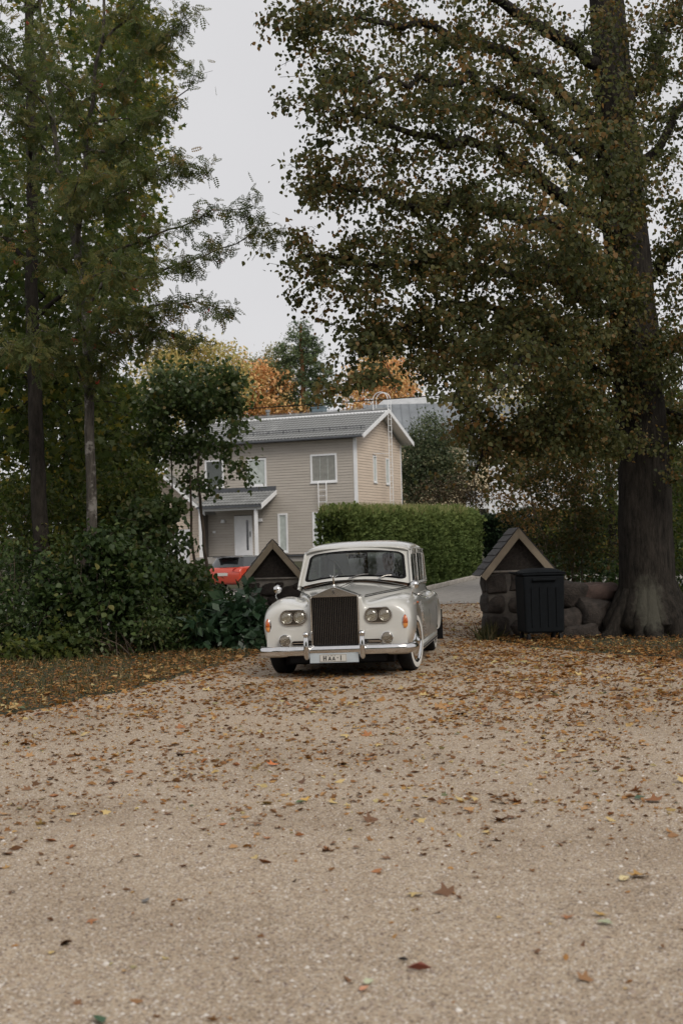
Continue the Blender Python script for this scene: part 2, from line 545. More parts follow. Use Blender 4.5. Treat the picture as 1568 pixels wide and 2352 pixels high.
def planks(parent, x0, x1, z0, z1, holes, mat, frame, top=None, pitch=.1375, seam=3.3):
    """Clapboards laid round the openings; frame maps (along, out, up) to house coordinates."""
    z = z0; row = 0
    while z < z1 - .02:
        h = min(pitch, z1 - z)
        a, b = (x0, x1) if top is None else top(z + h * .5)
        if b - a < .1: break
        segs = [(a, b)]
        for hx0, hx1, hz0, hz1 in holes:
            if hz0 < z + h * .6 and hz1 > z + h * .4:
                ns = []
                for s, e in segs:
                    if hx0 > s: ns.append((s, min(e, hx0)))
                    if hx1 < e: ns.append((max(s, hx1), e))
                segs = [q for q in ns if q[1] - q[0] > .03] if ns else []
        out = []
        for s, e in segs:
            j = s + ((row * 1.37) % seam) if e - s > 1.2 * seam else s
            cuts = [s]
            while j < e - .5:
                if j > s + .5: cuts.append(j)
                j += seam
            cuts.append(e)
            out += list(zip(cuts[:-1], cuts[1:]))
        for s, e in out:
            mb = MB()
            t0, t1 = .034 + R.uniform(-.002, .002), .016
            q = [(s + .003, t0, z + .006), (e - .003, t0, z + .006), (e - .003, .001, z + .006), (s + .003, .001, z + .006),
                 (s + .003, t1, z + h), (e - .003, t1, z + h), (e - .003, .001, z + h), (s + .003, .001, z + h)]
            mb.add([frame(*p) for p in q], [(0, 3, 2, 1), (4, 5, 6, 7), (0, 1, 5, 4), (1, 2, 6, 5), (2, 3, 7, 6), (3, 0, 4, 7)])
            mb.build('plank', mat, parent)
        z += pitch; row += 1


fr_front = lambda u, o, z: (u, -o, z)
fr_gable = lambda u, o, z: (o, u, z)
holes = [(a, b, c, d) for _, a, b, c, d, _, _ in WINS] + [DOOR]
planks(house, -HL, -.08, 0, WZ, holes, M['siding'], fr_front)
GW = [(2.24, 2.68, 3.54, 4.9), (4.0, 4.46, 3.50, 4.85)]
planks(house, .09, HW - .06, 0, WZ + 1.4, GW, M['siding_tan'], fr_gable,
       top=lambda z: (.09, HW - .06) if z < WZ else (max(.09, (z - WZ) * HW / 2 / 1.48), min(HW - .06, HW - (z - WZ) * HW / 2 / 1.48)))


def window(parent, frame, a, b, c, d, pane, mull=0, fw=.09):
    w = empty('window', (0, 0, 0)); w.parent = parent
    mb = MB()
    def bx(u0, u1, o0, o1, z0, z1):
        P = [frame(u, o, z) for u, o, z in ((u0, o0, z0), (u1, o0, z0), (u1, o1, z0), (u0, o1, z0), (u0, o0, z1), (u1, o0, z1), (u1, o1, z1), (u0, o1, z1))]
        mb.add(P, [(0, 3, 2, 1), (4, 5, 6, 7), (0, 1, 5, 4), (1, 2, 6, 5), (2, 3, 7, 6), (3, 0, 4, 7)])
    bx(a, a + fw, -.06, .055, c, d); bx(b - fw, b, -.06, .055, c, d)
    bx(a + fw, b - fw, -.06, .055, d - fw, d); bx(a + fw, b - fw, -.06, .055, c, c + fw)
    mb.build('frame', M['white'], w)
    if mull:
        for k in range(1, mull):
            mb = MB(); u = a + fw + (b - a - 2 * fw) * k / mull
            bx(u - .008, u + .008, .0165, .026, c + fw, d - fw); mb.build('glazing_bar', M['blind'], w)
    mb = MB(); bx(a - .02, b + .02, .056, .085, c - .05, c + .02); mb.build('sill', M['white'], w)
    mb = MB(); bx(a + fw, b - fw, .004, .016, c + fw, d - fw); mb.build('pane', M[pane], w)
    return w


for _, a, b, c, d, pane, ml in WINS: window(house, fr_front, a, b, c, d, pane, ml)
for a, b, c, d in GW: window(house, fr_gable, a, b, c, d, 'blind', 0, .07)
# front door
dr = empty('front_door', (0, 0, 0)); dr.parent = house
a, b, c, d = DOOR
mb = MB(); mb.box((a, -.05, c), (a + .07, .05, d)); mb.box((b - .07, -.05, c), (b, .05, d)); mb.box((a + .07, -.05, d - .07), (b - .07, .05, d))
mb.build('frame', M['white'], dr)
mb = MB(); mb.box((a + .07, -.02, c), (b - .07, .03, d - .07)); mb.build('door_leaf', M['white'], dr)
mb = MB(); mb.box((b - .34, -.028, .27), (b - .22, -.0205, 1.8)); mb.build('glass_strip', M['darkglass'], dr)
mb = MB(); mb.box((b - .125, -.07, .95), (b - .10, -.022, 1.22)); mb.build('handle', M['ink'], dr)
# trim
for nme, p0, p1 in (('corner_board', (-.09, -.05, -.02), (.05, .0, WZ)), ('corner_board', (.001, 0, -.02), (.05, .09, WZ)),
                    ('corner_board', (.001, HW - .06, -.02), (.05, HW + .03, WZ))):
    mb = MB(); mb.box(p0, p1); mb.build(nme, M['white'], house)
mb = MB(); mb.box((-HL, -.06, -.09), (-.1, -.0, -.03)); mb.box((.0, .1, -.09), (.06, HW, -.03)); mb.build('base_flashing', M['darkmetal'], house)

# roof: eave at y=-.45, ridge at HW/2
EY, EZ, RY, RZ = -.45, WZ + .10, HW / 2, 7.26
XR, XL = .62, -HL - .45
sl = sqrt((RY - EY) ** 2 + (RZ - EZ) ** 2); sa = math.atan2(RZ - EZ, RY - EY)
roof = empty('roof', (0, 0, 0)); roof.parent = house
mb = MB()
mb.prism([(EY, EZ), (RY, RZ), (2 * RY - EY, EZ - .03), (2 * RY - EY, EZ - .10), (RY, RZ - .09), (EY, EZ - .08)], TR(XR, 0, 0) @ Matrix.Rotation(pi / 2, 4, 'Z'), XR - XL)
mb.build('deck', M['white'], roof)
# pressed tiles
TW, TLn = .185, .355
def tile_mesh():
    mb = MB()
    n = 6
    r0 = []; r1 = []; r2 = []
    for k in range(n + 1):
        u = k / n; w = .5 - .5 * cos(2 * pi * u); x = u * TW
        r0.append((x, 0 - .03 * sin(pi * u), .044 + .036 * w)); r1.append((x, TLn, .006 + .036 * w)); r2.append((x, 0 - .03 * sin(pi * u), .004 + .030 * w))
    mb.grid([r2, r0, r1])
    return mb
nt = int((XR - .02 - XL) / TW); nc = int(sl / TLn)
tm = tile_mesh()
tme = tm.mesh('tile', M['tile'], smooth=True, fix=False, sharp=40)
rest = MB()
RM = Matrix.Rotation(sa, 4, 'X')
cnt = 0
order = sorted([(i, j) for i in range(nt) for j in range(nc)], key=lambda q: -q[0])
for i, j in order:
    x = XR - .03 - TW * (nt - i); base = Vector((x, EY, EZ)) + Vector((0, cos(sa), sin(sa))) * (j * TLn)
    if cnt < 290:
        o = mobj('tile', tme, roof, base, (sa, 0, 0)); cnt += 1
    else:
        mt = Matrix.Translation(base) @ RM
        rest.add([mt @ Vector(p) for p in tm.v], tm.f)
tag(rest.build('roof_tiles', M['tile'], roof, smooth=True, fix=False, sharp=40), kind='stuff')
mb = MB(); mb.tube([(XL, RY, RZ + .05), (XR, RY, RZ + .05)], .075, 8); mb.build('ridge_cap', M['tile'], roof, smooth=True)
mb = MB(); mb.box((XL, EY - .11, EZ - .12), (XR - .03, EY - .005, EZ - .015)); mb.build('gutter', M['darkmetal'], roof, bevel=.03)
mb = MB()
for dz in (.10, .19): mb.tube([(XL, EY + .75, EZ + .75 * math.tan(sa) + dz), (XR - .2, EY + .75, EZ + .75 * math.tan(sa) + dz)], .018, 5)
for k in range(14):
    x = XR - .4 - k * .85; mb.box((x, EY + .72, EZ + .72 * math.tan(sa)), (x + .02, EY + .78, EZ + .75 * math.tan(sa) + .21))
mb.build('snow_guard', M['darkmetal'], roof)
for s in (-1, 1):
    y0, y1 = (EY, RY) if s < 0 else (2 * RY - EY, RY)
    mb = MB(); mb.prism([(y0, EZ - .16 - (.03 if s > 0 else 0)), (y0, EZ + .045), (y1, RZ + .06), (y1, RZ - .16)], TR(XR + .03, 0, 0) @ Matrix.Rotation(pi / 2, 4, 'Z'), .028)
    mb.build('verge_board', M['white'], roof)
mb = MB()
for x in (-2.9, -2.6, -4.9): pass
mb.tube([(-.6 - k * .35, RY - .05, RZ + .16) for k in range(20)], .012, 4)
for k in range(9): mb.box((-.7 - k * .8, RY - .06, RZ), (-.68 - k * .8, RY - .04, RZ + .16))
mb.build('roof_walk_rail', M['darkmetal'], roof)
mb = MB(); mb.box((-3.9, RY + .5, RZ - .5), (-3.25, RY + 1.0, RZ + .42)); mb.box((-3.94, RY + .46, RZ + .42), (-3.21, RY + 1.04, RZ + .47)); mb.build('chimney', M['blue_chimney'], roof)
for x, h in ((-6.35, .36), (-8.2, .24)):
    mb = MB(); mb.tube([(x, RY + .25, RZ - .2), (x, RY + .25, RZ + h)], .09, 10); mb.tube([(x, RY + .25, RZ + h - .02), (x, RY + .25, RZ + h + .10)], .13, 10)
    mb.build('vent_pipe', M['tile'], roof, smooth=True)
# gable ladder with hoops over the ridge
lad = empty('ladder', (0, 0, 0)); lad.parent = house
for y in (3.14, 3.55):
    hoop = [(.62, y - .12, .6), (.62, y - .12, RZ - .35), (.62, y - .12, RZ + .25)]
    cx = .22
    for k in range(9):
        a_ = pi * k / 8
        hoop.append((.62 - .4 + .4 * cos(a_), y - .13, RZ + .55 + .38 * sin(a_)))
    hoop.append((-.18, y - .13, RZ + .02))
    mb = MB(); mb.tube(hoop, .022, 6); mb.build('rail', M['white'], lad, smooth=True)
zz = .7
while zz < RZ + .3:
    t = (zz - .6) / (RZ - .35 - .6); t = min(t, 1)
    y = 3.03
    mb = MB(); mb.tube([(.62, y, zz), (.62, y + .40, zz)], .014, 5); mb.build('rung', M['white'], lad)
    zz += .32
for zz in (2.35, 5.0):
    mb = MB(); mb.tube([(.04, 2.2, zz), (.62, 3.03, zz)], .014, 4); mb.build('bracket', M['white'], lad)
# small ladder under the upstairs window
lad = empty('ladder', (0, 0, 0)); lad.parent = house
for x in (-1.96, -1.53):
    mb = MB(); mb.tube([(x - .02, -.06, 3.56), (x - .02, -.16, 3.48), (x, -.19, 3.38), (x, -.19, 2.14)], .022, 6); mb.build('rail', M['white'], lad, smooth=True)
for zz in (3.15, 2.86, 2.56, 2.28):
    mb = MB(); mb.tube([(-1.96, -.19, zz), (-1.53, -.19, zz)], .016, 5); mb.build('rung', M['white'], lad)
# wall lamps, letter box
for x in (-7.37, -5.25):
    mb = MB(); mb.add([(x - .07, -.14, 1.86), (x + .07, -.14, 1.86), (x + .07, -.036, 1.86), (x - .07, -.036, 1.86), (x - .11, -.19, 1.70), (x + .11, -.19, 1.70), (x + .11, -.036, 1.70), (x - .11, -.036, 1.70)],
                      [(0, 3, 2, 1), (4, 5, 6, 7), (0, 1, 5, 4), (1, 2, 6, 5), (2, 3, 7, 6), (3, 0, 4, 7)])
    mb.build('wall_lamp', M['white'], house)
mb = MB(); mb.box((-7.98, -.10, 1.19), (-7.84, -.036, 1.30)); mb.build('doorbell_box', M['white'], house)
# porch roof on posts
porch = empty('porch', (0, 0, 0)); porch.parent = house
pa = math.atan2(.75, 1.7)
mb = MB(); mb.prism([(-1.75, 2.50), (-.04, 3.22), (-.04, 3.12), (-1.75, 2.40)], TR(-4.35, 0, 0) @ Matrix.Rotation(pi / 2, 4, 'Z'), 3.6); mb.build('deck', M['darkmetal'], porch)
rest = MB()
for j in range(5):
    for i in range(19):
        mt = TR(-4.35 - TW * (i + 1), -1.76 + j * .345 * cos(pa), 2.505 + j * .345 * sin(pa)) @ Matrix.Rotation(pa, 4, 'X')
        rest.add([mt @ Vector(p) for p in tm.v], tm.f)
tag(rest.build('roof_tiles', M['tile'], porch, smooth=True, fix=False, sharp=40), kind='stuff')
mb = MB(); mb.box((-7.95, -.05, 3.22), (-4.35, -.038, 3.47)); mb.build('flashing', M['darkmetal'], porch)
mb = MB(); mb.prism([(-1.78, 2.30), (-1.78, 2.55), (-.04, 3.27), (-.04, 3.05)], TR(-4.31, 0, 0) @ Matrix.Rotation(pi / 2, 4, 'Z'), .035); mb.build('verge_board', M['white'], porch)
mb = MB(); mb.box((-7.95, -1.66, 2.27), (-4.45, -1.54, 2.39)); mb.build('beam', M['white'], porch)
mb = MB(); mb.box((-7.95, -1.86, 2.39), (-4.4, -1.77, 2.49)); mb.build('gutter', M['darkmetal'], porch)
for x in (-4.74, -7.85):
    mb = MB(); mb.box((x - .07, -1.67, -.3), (x + .07, -1.53, 2.27)); mb.build('post', M['white'], porch)
mb = MB(); mb.box((-8.1, -1.9, -1.0), (-4.5, -.09, -.03)); mb.build('step', M['concrete'], porch)

# garage with its gable to the yard, left of the house
gar = empty('garage', house.matrix_world @ Vector((0, 0, 0)), (0, 0, -radians(23)), 'gable fronted tan garage half hidden behind the slender multi stemmed tree', 'garage')
gar.location = Vector((.76, 70, 1.55)) + Matrix.Rotation(-radians(23), 3, 'Z') @ Vector((-10.4, -.72, 0))
gw, gz, gr = 2.12, 2.62, 4.40      # half width, eave, ridge (local z)
mb = MB(); mb.prism([(-gw, -1.2), (-gw, gz), (0, gr - .15), (gw, gz), (gw, -1.2)], I4, 7.5); mb.build('wall', M['wall_core'], gar)
planks(gar, -gw, gw, -.9, gr - .2, [(-1.6, 1.4, -1, 1.35)], M['siding_tan'], lambda u, o, z: (u, -o, z),
       top=lambda z: (-gw, gw) if z < gz else (-gw * (gr - .15 - z) / (gr - .15 - gz), gw * (gr - .15 - z) / (gr - .15 - gz)), seam=9)
mb = MB(); mb.box((-1.6, -.03, -1), (1.4, -.002, 1.3)); mb.build('garage_door', M['white'], gar)
mb = MB(); mb.box((-1.7, -.06, 1.3), (1.5, -.002, 1.42)); mb.build('lintel', M['white'], gar)
for s in (-1, 1):
    mb = MB()
    mb.prism([(0, gr), (s * (gw + .45), gr - (gr - gz) * (gw + .45) / gw), (s * (gw + .45), gr - (gr - gz) * (gw + .45) / gw - .12), (0, gr - .12)], TR(0, -.5, 0), 8.2)
    mb.build('roof_slope', M['tile'], gar)
    mb = MB(); mb.prism([(0, gr + .03), (s * (gw + .48), gr - (gr - gz) * (gw + .48) / gw + .03), (s * (gw + .48), gr - (gr - gz) * (gw + .48) / gw - .15), (0, gr - .15)], TR(0, -.54, 0), .035)
    mb.build('verge_board', M['white'], gar)
window(gar, lambda u, o, z: (gw + o, u, z), 1.0, 2.0, .4, 1.6, 'blind')

# ------------------------------------------------------------------ houses behind
yh = empty('house', (0, 0, 0), (0, 0, 0), 'pale yellow house with dark standing seam roof behind the green hedge', 'house')
yh.location = (2.2, 95, 1.5)
mb = MB(); mb.box((0, 0, -1), (13, 7, 7.7)); mb.build('wall', M['yellowwall'], yh)
mb = MB(); mb.prism([(-.6, 7.6), (3.5, 10.25), (7.6, 7.6), (7.6, 7.5), (-.6, 7.5)], TR(13.5, 0, 0) @ Matrix.Rotation(pi / 2, 4, 'Z'), 14.0)
rfy = mb.build('roof', M['zinc'], yh)
seam = MB(); seam.box((0, 0, 0), (.03, 4.87, .05)); sme = seam.mesh('roof_seam', M['zinc'])
for k in range(24): mobj('roof_seam', sme, rfy, (-.2 + k * .57, -.6, 7.6), (math.atan2(2.65, 4.1), 0, 0))
mb = MB(); mb.box((-.5, -.72, 7.42), (13.5, -.6, 7.6)); mb.build('eave_board', M['white'], yh)
for x0, x1, z0, z1 in ((6.25, 7.15, 5.3, 7.1), (7.95, 8.75, 5.7, 6.9), (9.6, 10.6, 5.6, 6.9), (4.0, 5.0, 5.6, 6.9), (11.2, 12.0, 5.6, 6.9), (6.6, 7.5, 1.6, 3.0), (8.6, 9.6, 1.6, 3.0)):
    w = window(yh, fr_front, x0, x1, z0, z1, 'glasswin', 0, .10)
    mb = MB(); mb.box(((x0 + x1) / 2 - .03, -.06, z0 + .1), ((x0 + x1) / 2 + .03, .02, z1 - .1)); mb.build('glazing_bar', M['white'], w)
    mb = MB(); mb.box((x0 + .1, -.06, (z0 + z1) / 2 - .03), (x1 - .1, .02, (z0 + z1) / 2 + .03)); mb.build('glazing_bar', M['white'], w)
mb = MB(); mb.box((6.0, -1.6, 3.6), (11.5, -.01, 3.85)); mb.box((6.0, -1.65, 2.7), (11.5, -1.5, 3.6)); mb.build('veranda', M['white'], yh)
for x in (6.2, 8.0, 9.8, 11.3):
    mb = MB(); mb.box((x, -1.6, -1), (x + .18, -1.45, 2.7)); mb.build('veranda_post', M['white'], yh)
gh = empty('house', (2.6, 108, 1.5), (0, 0, 0), 'tall house with light grey metal roof rising behind the yellow house', 'house')
mb = MB(); mb.box((0, 0, -1), (12, 9, 9.6)); mb.build('wall', M['white'], gh)
mb = MB(); mb.add([(-1.6, -.5, 9.5), (13, -.5, 9.5), (13, 9.5, 9.5), (-1.6, 9.5, 9.5), (1.0, 4.5, 12.1), (13, 4.5, 12.4)], [(0, 1, 5, 4), (1, 2, 5), (2, 3, 4, 5), (3, 0, 4), (0, 3, 2, 1)])
mb.build('roof', M['zinc_light'], gh)
shed = empty('shed', (6.2, 60, .7), (0, 0, -.12), 'low shed with pale corrugated metal roof above the dark hedge', 'shed')
mb = MB(); mb.box((.3, .3, -.5), (5, 3.6, 2.2)); mb.build('wall', M['wall_core'], shed)
rows = [[(x * .0475, y, 2.25 + y * .62 + .018 * sin(x * 1.6)) for x in range(0, 120)] for y in (-.1, 3.9)]
mb = MB(); mb.grid(rows); o = mb.build('roof', M['zinc_light'], shed, smooth=True, fix=False)
mb = MB(); mb.box((0, -.16, 2.05), (5.6, -.115, 2.22)); mb.build('fascia', M['darkmetal'], shed)

# overhead cable
cb = []
for k in range(41):
    t = k / 40; x = -22 + 48 * t; sag = -.55 * sin(pi * (x + 22) / 48)
    cb.append((x, 56 - .6 * t, 7.66 + .044 * (x + 3) + sag * .6))
mb = MB(); mb.tube(cb, .022, 5)
tag(mb.build('overhead_cable', M['cable'], smooth=True), 'thin black overhead cable sagging across in front of the grey tiled roof', 'cable')


# ------------------------------------------------------------------ gate piers
def blob(seed, sx, sy, sz, sub=2, rough=.16, sq=.55):
    rr = random.Random(seed)
    bm = bmesh.new(); bmesh.ops.create_icosphere(bm, subdivisions=sub, radius=1)
    from mathutils import noise as mn
    off = Vector((rr.random() * 50, rr.random() * 50, rr.random() * 50))
    for v in bm.verts:
        c = v.co.copy()
        c = Vector([math.copysign(abs(q) ** sq, q) for q in c])
        n = mn.noise(c * 1.1 + off) * rough * 2 + mn.noise(c * 3 + off) * rough * .6
        v.co = Vector((c.x * sx * (1 + n), c.y * sy * (1 + n), c.z * sz * (1 + n)))
    me = bpy.data.meshes.new('stone'); bm.to_mesh(me); bm.free()
    me.polygons.foreach_set('use_smooth', [True] * len(me.polygons))
    me.set_sharp_from_angle(angle=radians(40))
    return me


def pier(loc, rz, label, blocks, seed):
    p = empty('gate_pier', loc, (0, 0, rz), label, 'gate pier', 'stone gate piers with gabled caps')
    rr = random.Random(seed)
    w, dp, zb, za = .58, .9, 1.10, 1.88
    mb = MB(); mb.box((-w + .03, .03, -.2), (w - .03, dp, zb)); mb.build('masonry_core', M['mortar_dark' if blocks else 'mortar'], p)
    if blocks:
        z = -.05
        for h in (.40, .37, .36):
            x = -w - .02
            for bw in ((.42, .74) if h != .37 else (.36, .80)):
                me = blob(rr.random(), bw / 2 - .012, .26, h / 2 - .006, 3, .12, .38); me.materials.append(M['stone'])
                mobj('stone', me, p, (x + bw / 2, .24, z + h / 2), (rr.uniform(-.03, .03), 0, rr.uniform(-.03, .03))); x += bw
            me = blob(rr.random(), .26, .4, h / 2 - .008, 3, .07, .33); me.materials.append(M['stone'])
            mobj('stone', me, p, (-w + .25, .62, z + h / 2)); z += h
    else:
        for k, (x, z, a_, b_) in enumerate(((-.40, .95, .13, .08), (-.08, .90, .18, .11), (.30, .82, .22, .13), (.05, .66, .16, .10), (-.35, .70, .16, .11), (.40, .56, .14, .11), (-.1, .44, .2, .11), (-.42, .42, .13, .12), (.3, .3, .2, .12), (-.2, .2, .22, .11), (.47, .95, .08, .07), (.12, 1.0, .08, .04), (.1, .05, .2, .08), (-.45, .05, .1, .08))):
            me = blob(rr.random(), a_, .07, b_, 3, .22); me.materials.append(M['stone'])
            mobj('stone', me, p, (x, .03, z), (0, rr.uniform(-.4, .4), 0))
    mb = MB(); mb.box((-w - .0, -.015, zb), (w, dp, zb + .035)); mb.build('ledge', M['mortar'], p, bevel=.01)
    mb = MB(); mb.prism([(-w + .05, zb + .036), (0, za - .06), (w - .05, zb + .036)], TR(0, .05, 0), dp - .1); mb.build('gable_panel', M['gable'], p)
    hw, zl = .69, za - .835
    nx_ = Vector((za - zl, hw)).normalized()
    for s in (-1, 1):
        bwid = .115 / cos(math.atan2(za - zl, hw))
        mb = MB(); mb.prism([(0 if s < 0 else .004, za), (s * hw, zl), (s * (hw - .085), zl - .075), (0 if s < 0 else .004, za - bwid)], TR(0, -.10, 0), .035)
        mb.build('barge_board', M['bargeboard'], p, bevel=.004)
        ln = sqrt(hw * hw + (za - zl) ** 2); an = math.atan2(za - zl, hw)
        for k in range(7):
            L = ln / 6.6
            mt = Matrix.Rotation(s * (an), 4, 'Y') if False else None
            u0, u1 = k * L * .95, k * L * .95 + L
            pts = []
            for u, t in ((u0, .012), (u1, .028), (u1, .010), (u0, -.006)):
                x = s * (u * cos(an) + t * sin(an)); z = za - u * sin(an) + t * cos(an) + .004
                pts.append((x, z))
            mb = MB(); mb.prism(pts, TR(0, -.09, 0), dp + .18); mb.build('roof_plank', M['roofplank'], p)
    return p


P1 = pier((-1.375, 28.0, 0.0), radians(3), 'stone gate pier with gabled cap behind the white car, in front of the house', False, 3)
pr = at(1188, 1210, 25.2)
P2 = pier((pr.x, 25.2, .06), radians(2), 'gate pier of dark stone blocks with gabled cap beside the black bin', True, 5)

# wheeled bin
bn = empty('wheelie_bin', (3.31, 24.1, 0), (0, 0, radians(6)), 'tall black wheeled rubbish bin standing in front of the right gate pier', 'bin')
mb = MB()
mb.add([(-.33, -.30, .16), (.33, -.30, .16), (.33, .30, .16), (-.33, .30, .16), (-.35, -.33, 1.12), (.35, -.33, 1.12), (.35, .33, 1.12), (-.35, .33, 1.12)],
       [(0, 3, 2, 1), (0, 1, 5, 4), (1, 2, 6, 5), (2, 3, 7, 6), (3, 0, 4, 7), (4, 5, 6, 7)])
mb.build('body', M['bin'], bn, bevel=.03)
mb = MB(); mb.box((-.37, -.35, 1.121), (.37, .35, 1.165)); mb.build('rim', M['bin'], bn, bevel=.012)
mb = MB(); mb.grid([[(x, y, 1.17 + .07 * (1 - (x / .37) ** 4) * (1 - (y / .36) ** 4)) for x in np.linspace(-.37, .37, 9)] for y in np.linspace(-.36, .34, 9)]); mb.build('lid', M['bin'], bn, smooth=True, fix=False)
mb = MB(); mb.tube([(-.37, -.25, 1.15), (-.45, -.25, 1.17), (-.45, .25, 1.17), (-.37, .25, 1.15)], .017, 8); mb.build('handle', M['bin'], bn, smooth=True)
for k in range(4):
    x = -.21 + k * .14
    mb = MB(); mb.add([(x - .012, -.318, .26), (x + .012, -.318, .26), (x + .012, -.30, .26), (x - .012, -.30, .26), (x - .014, -.342, .92), (x + .014, -.342, .92), (x + .014, -.32, .92), (x - .014, -.32, .92)], [(0, 3, 2, 1), (4, 5, 6, 7), (0, 1, 5, 4), (1, 2, 6, 5), (2, 3, 7, 6), (3, 0, 4, 7)])
    mb.build('rib', M['bin'], bn, bevel=.004)
mb = MB(); mb.box((-.20, -.372, 1.03), (.20, -.335, 1.075)); mb.build('grip', M['bin'], bn, bevel=.01)
for x in (-.27, .27):
    for y in (-.24, .24):
        mb = MB(); mb.lathe([(.0, -.025), (.075, -.025), (.08, 0), (.075, .025), (0, .025)], TR(x, y, .08) @ Matrix.Rotation(pi / 2, 4, 'Y') @ I4, 16)
        wv = mb.build('caster_wheel', M['tyre'], bn, smooth=True)
        mb = MB(); mb.box((x - .035, y - .02, .10), (x - .03, y + .02, .17)); mb.box((x + .03, y - .02, .10), (x + .035, y + .02, .17)); mb.build('fork', M['chrome'], wv)

# boulders of the old stone wall between bin and trunk
sw = empty('stone_wall', (0, 0, 0), (0, 0, 0), 'low wall of rough boulders between the black bin and the thick trunk', 'wall')
for x, y, z, a_, b_, c_, mt in ((3.95, 25.3, .22, .34, .35, .3, 'stone'), (4.02, 25.5, .72, .32, .3, .26, 'stone'), (4.42, 25.2, .30, .34, .3, .34, 'stone'), (4.48, 25.5, .76, .38, .3, .17, 'stonered'),
                                (4.85, 25.4, .25, .3, .3, .3, 'stone'), (4.9, 25.7, .6, .25, .3, .2, 'stone'), (4.1, 24.9, .08, .3, .25, .14, 'stone'), (6.1, 26, .3, .4, .4, .35, 'stone'), (6.8, 26.2, .3, .4, .4, .35, 'stone')):
    me = blob(x * 3 + z, a_, b_, c_, 3, .16); me.materials.append(M[mt])
    mobj('boulder', me, sw, (x, y, z), (0, R.uniform(-.2, .2), R.uniform(-.5, .5)))

# ------------------------------------------------------------------ the white car
CAR = empty('classic_car', (-.105, 18.1, 0), (0, radians(-.7), -radians(8.0)),
            'white vintage limousine with tall chrome radiator grille facing the camera between the gate piers', 'car')
KY = [.05, .065, .10, .17, .28, .45, .7, 1.0, 1.4, 1.9, 2.3, 2.8, 3.4, 4.0, 4.4, 4.8, 5.2, 5.6, 5.85, 5.98]


def kt(*pairs):
    xs_ = [p[0] for p in pairs]; ys_ = [p[1] for p in pairs]
    return lambda y: float(np.interp(y, xs_, ys_))


f_xh = kt((0, .325), (.3, .35), (.8, .47), (1.4, .64), (1.95, .775), (2.4, .80), (4.2, .80), (5.0, .74), (5.6, .66), (6, .6))
f_zh = kt((0, 1.02), (.5, 1.035), (1.95, 1.085), (2.4, 1.10), (4.4, 1.10), (5.0, 1.04), (5.6, .92), (6, .75))
f_zc = kt((0, 1.13), (.3, 1.135), (1.4, 1.17), (1.7, 1.19), (1.95, 1.215), (2.3, 1.12), (4.6, 1.12), (5.1, 1.10), (5.6, .97), (6, .8))
f_xc = kt((0, .74), (.6, .79), (1.5, .84), (2.4, .86), (3.4, .87), (4.0, .87), (4.6, .87), (5.4, .82), (6, .7))
f_zcr = kt((0, 1.02), (.35, 1.03), (.9, 1.045), (1.5, 1.02), (2.1, .97), (2.8, .93), (3.6, .93), (4.1, .97), (4.5, .975), (5.0, .93), (5.5, .82), (6, .65))
f_zv = kt((0, .93), (.3, .93), (1.0, .97), (1.9, .98), (2.6, 1.0), (3.6, 1.0), (4.4, .96), (5.2, .88), (6, .66))
f_xs = kt((0, .985), (.5, .995), (1.2, .99), (2.0, .96), (3.0, .955), (3.8, .965), (4.5, 1.0), (5.2, .97), (5.7, .90), (6, .8))
f_bot = kt((0, .33), (.5, .30), (1.4, .24), (1.7, .215), (4.0, .215), (4.8, .28), (6, .36))
f_s = kt((0.05, .80), (.065, .85), (.10, .905), (.17, .955), (.28, .982), (.45, 1.0), (5.2, 1), (5.6, .95), (5.85, .85), (5.98, .72))


def station(y):
    xh, zh, zc, xc, zcr, zv, xs_, zb = f_xh(y), f_zh(y), f_zc(y), f_xc(y), f_zcr(y), f_zv(y), f_xs(y), f_bot(y)
    xv = xh + .035
    pts = [(0, zc), (xh * .5, zc - (zc - zh) * .38), (xh * .92, zh + (zc - zh) * .06), (xh, zh), (xh + .012, zh - .03), (xv, max(zv, zh - .13) if y > 1.5 else zv + .02),
           (xv + (xc - xv) * .35, zv + (zcr - zv) * .55), (xc - .09, zcr - .008), (xc, zcr - .01), (xc + .10, zcr - .055), (xs_ - .025, zcr - .14), (xs_, .68), (xs_, .50), (xs_ - .02, .36), (xs_ - .045, zb + .02), (xs_ - .10, zb), (xs_ - .35, zb), (0, zb)]
    nr = .10 * (1 - sstep(.45, 1.0, y))
    pts[12] = (pts[12][0] - nr * .3, pts[12][1]); pts[13] = (pts[13][0] - nr * .75, pts[13][1]); pts[14] = (pts[14][0] - nr, pts[14][1]); pts[15] = (pts[15][0] - nr, pts[15][1])
    s = f_s(y); cx, cz = .60, .40
    if s < 1:
        q = []
        for i, (x, z) in enumerate(pts):
            if i < 5 and y < 1: q.append((x, z)); continue
            xx = cx + (x - cx) * s if x > cx else x
            zz = cz + (z - cz) * s if z > cz else z
            if y > 3: xx = x * (s * .4 + .6)
            q.append((xx, zz))
        pts = q
    return pts


def car_body():
    mb = MB()
    rows = []
    for y in KY:
        p = station(y)
        rows.append([(-x, y, z) for x, z in p[::-1]] + [(x, y, z) for x, z in p[1:]])
    mb.grid(rows)
    for row, sg in ((rows[0], -1), (rows[-1], 1)):      # nose and tail panels bulge a little
        n = len(row); half = n // 2
        top = row[3:n - 3] if sg < 0 else row[3:n - 3]
        zb = row[0][2]
        R_ = [row[3:n - 3]]
        y0 = row[0][1]
        for f in (.25, .5, .75, 1.0):
            R_.append([(x, y0 + sg * .022 * sin(pi * min(1, f * .9)) * (1 - (abs(x) / 1.0) ** 4), z + (zb - z) * f) for x, _, z in row[3:n - 3]])
        mb.grid(R_)
    return mb


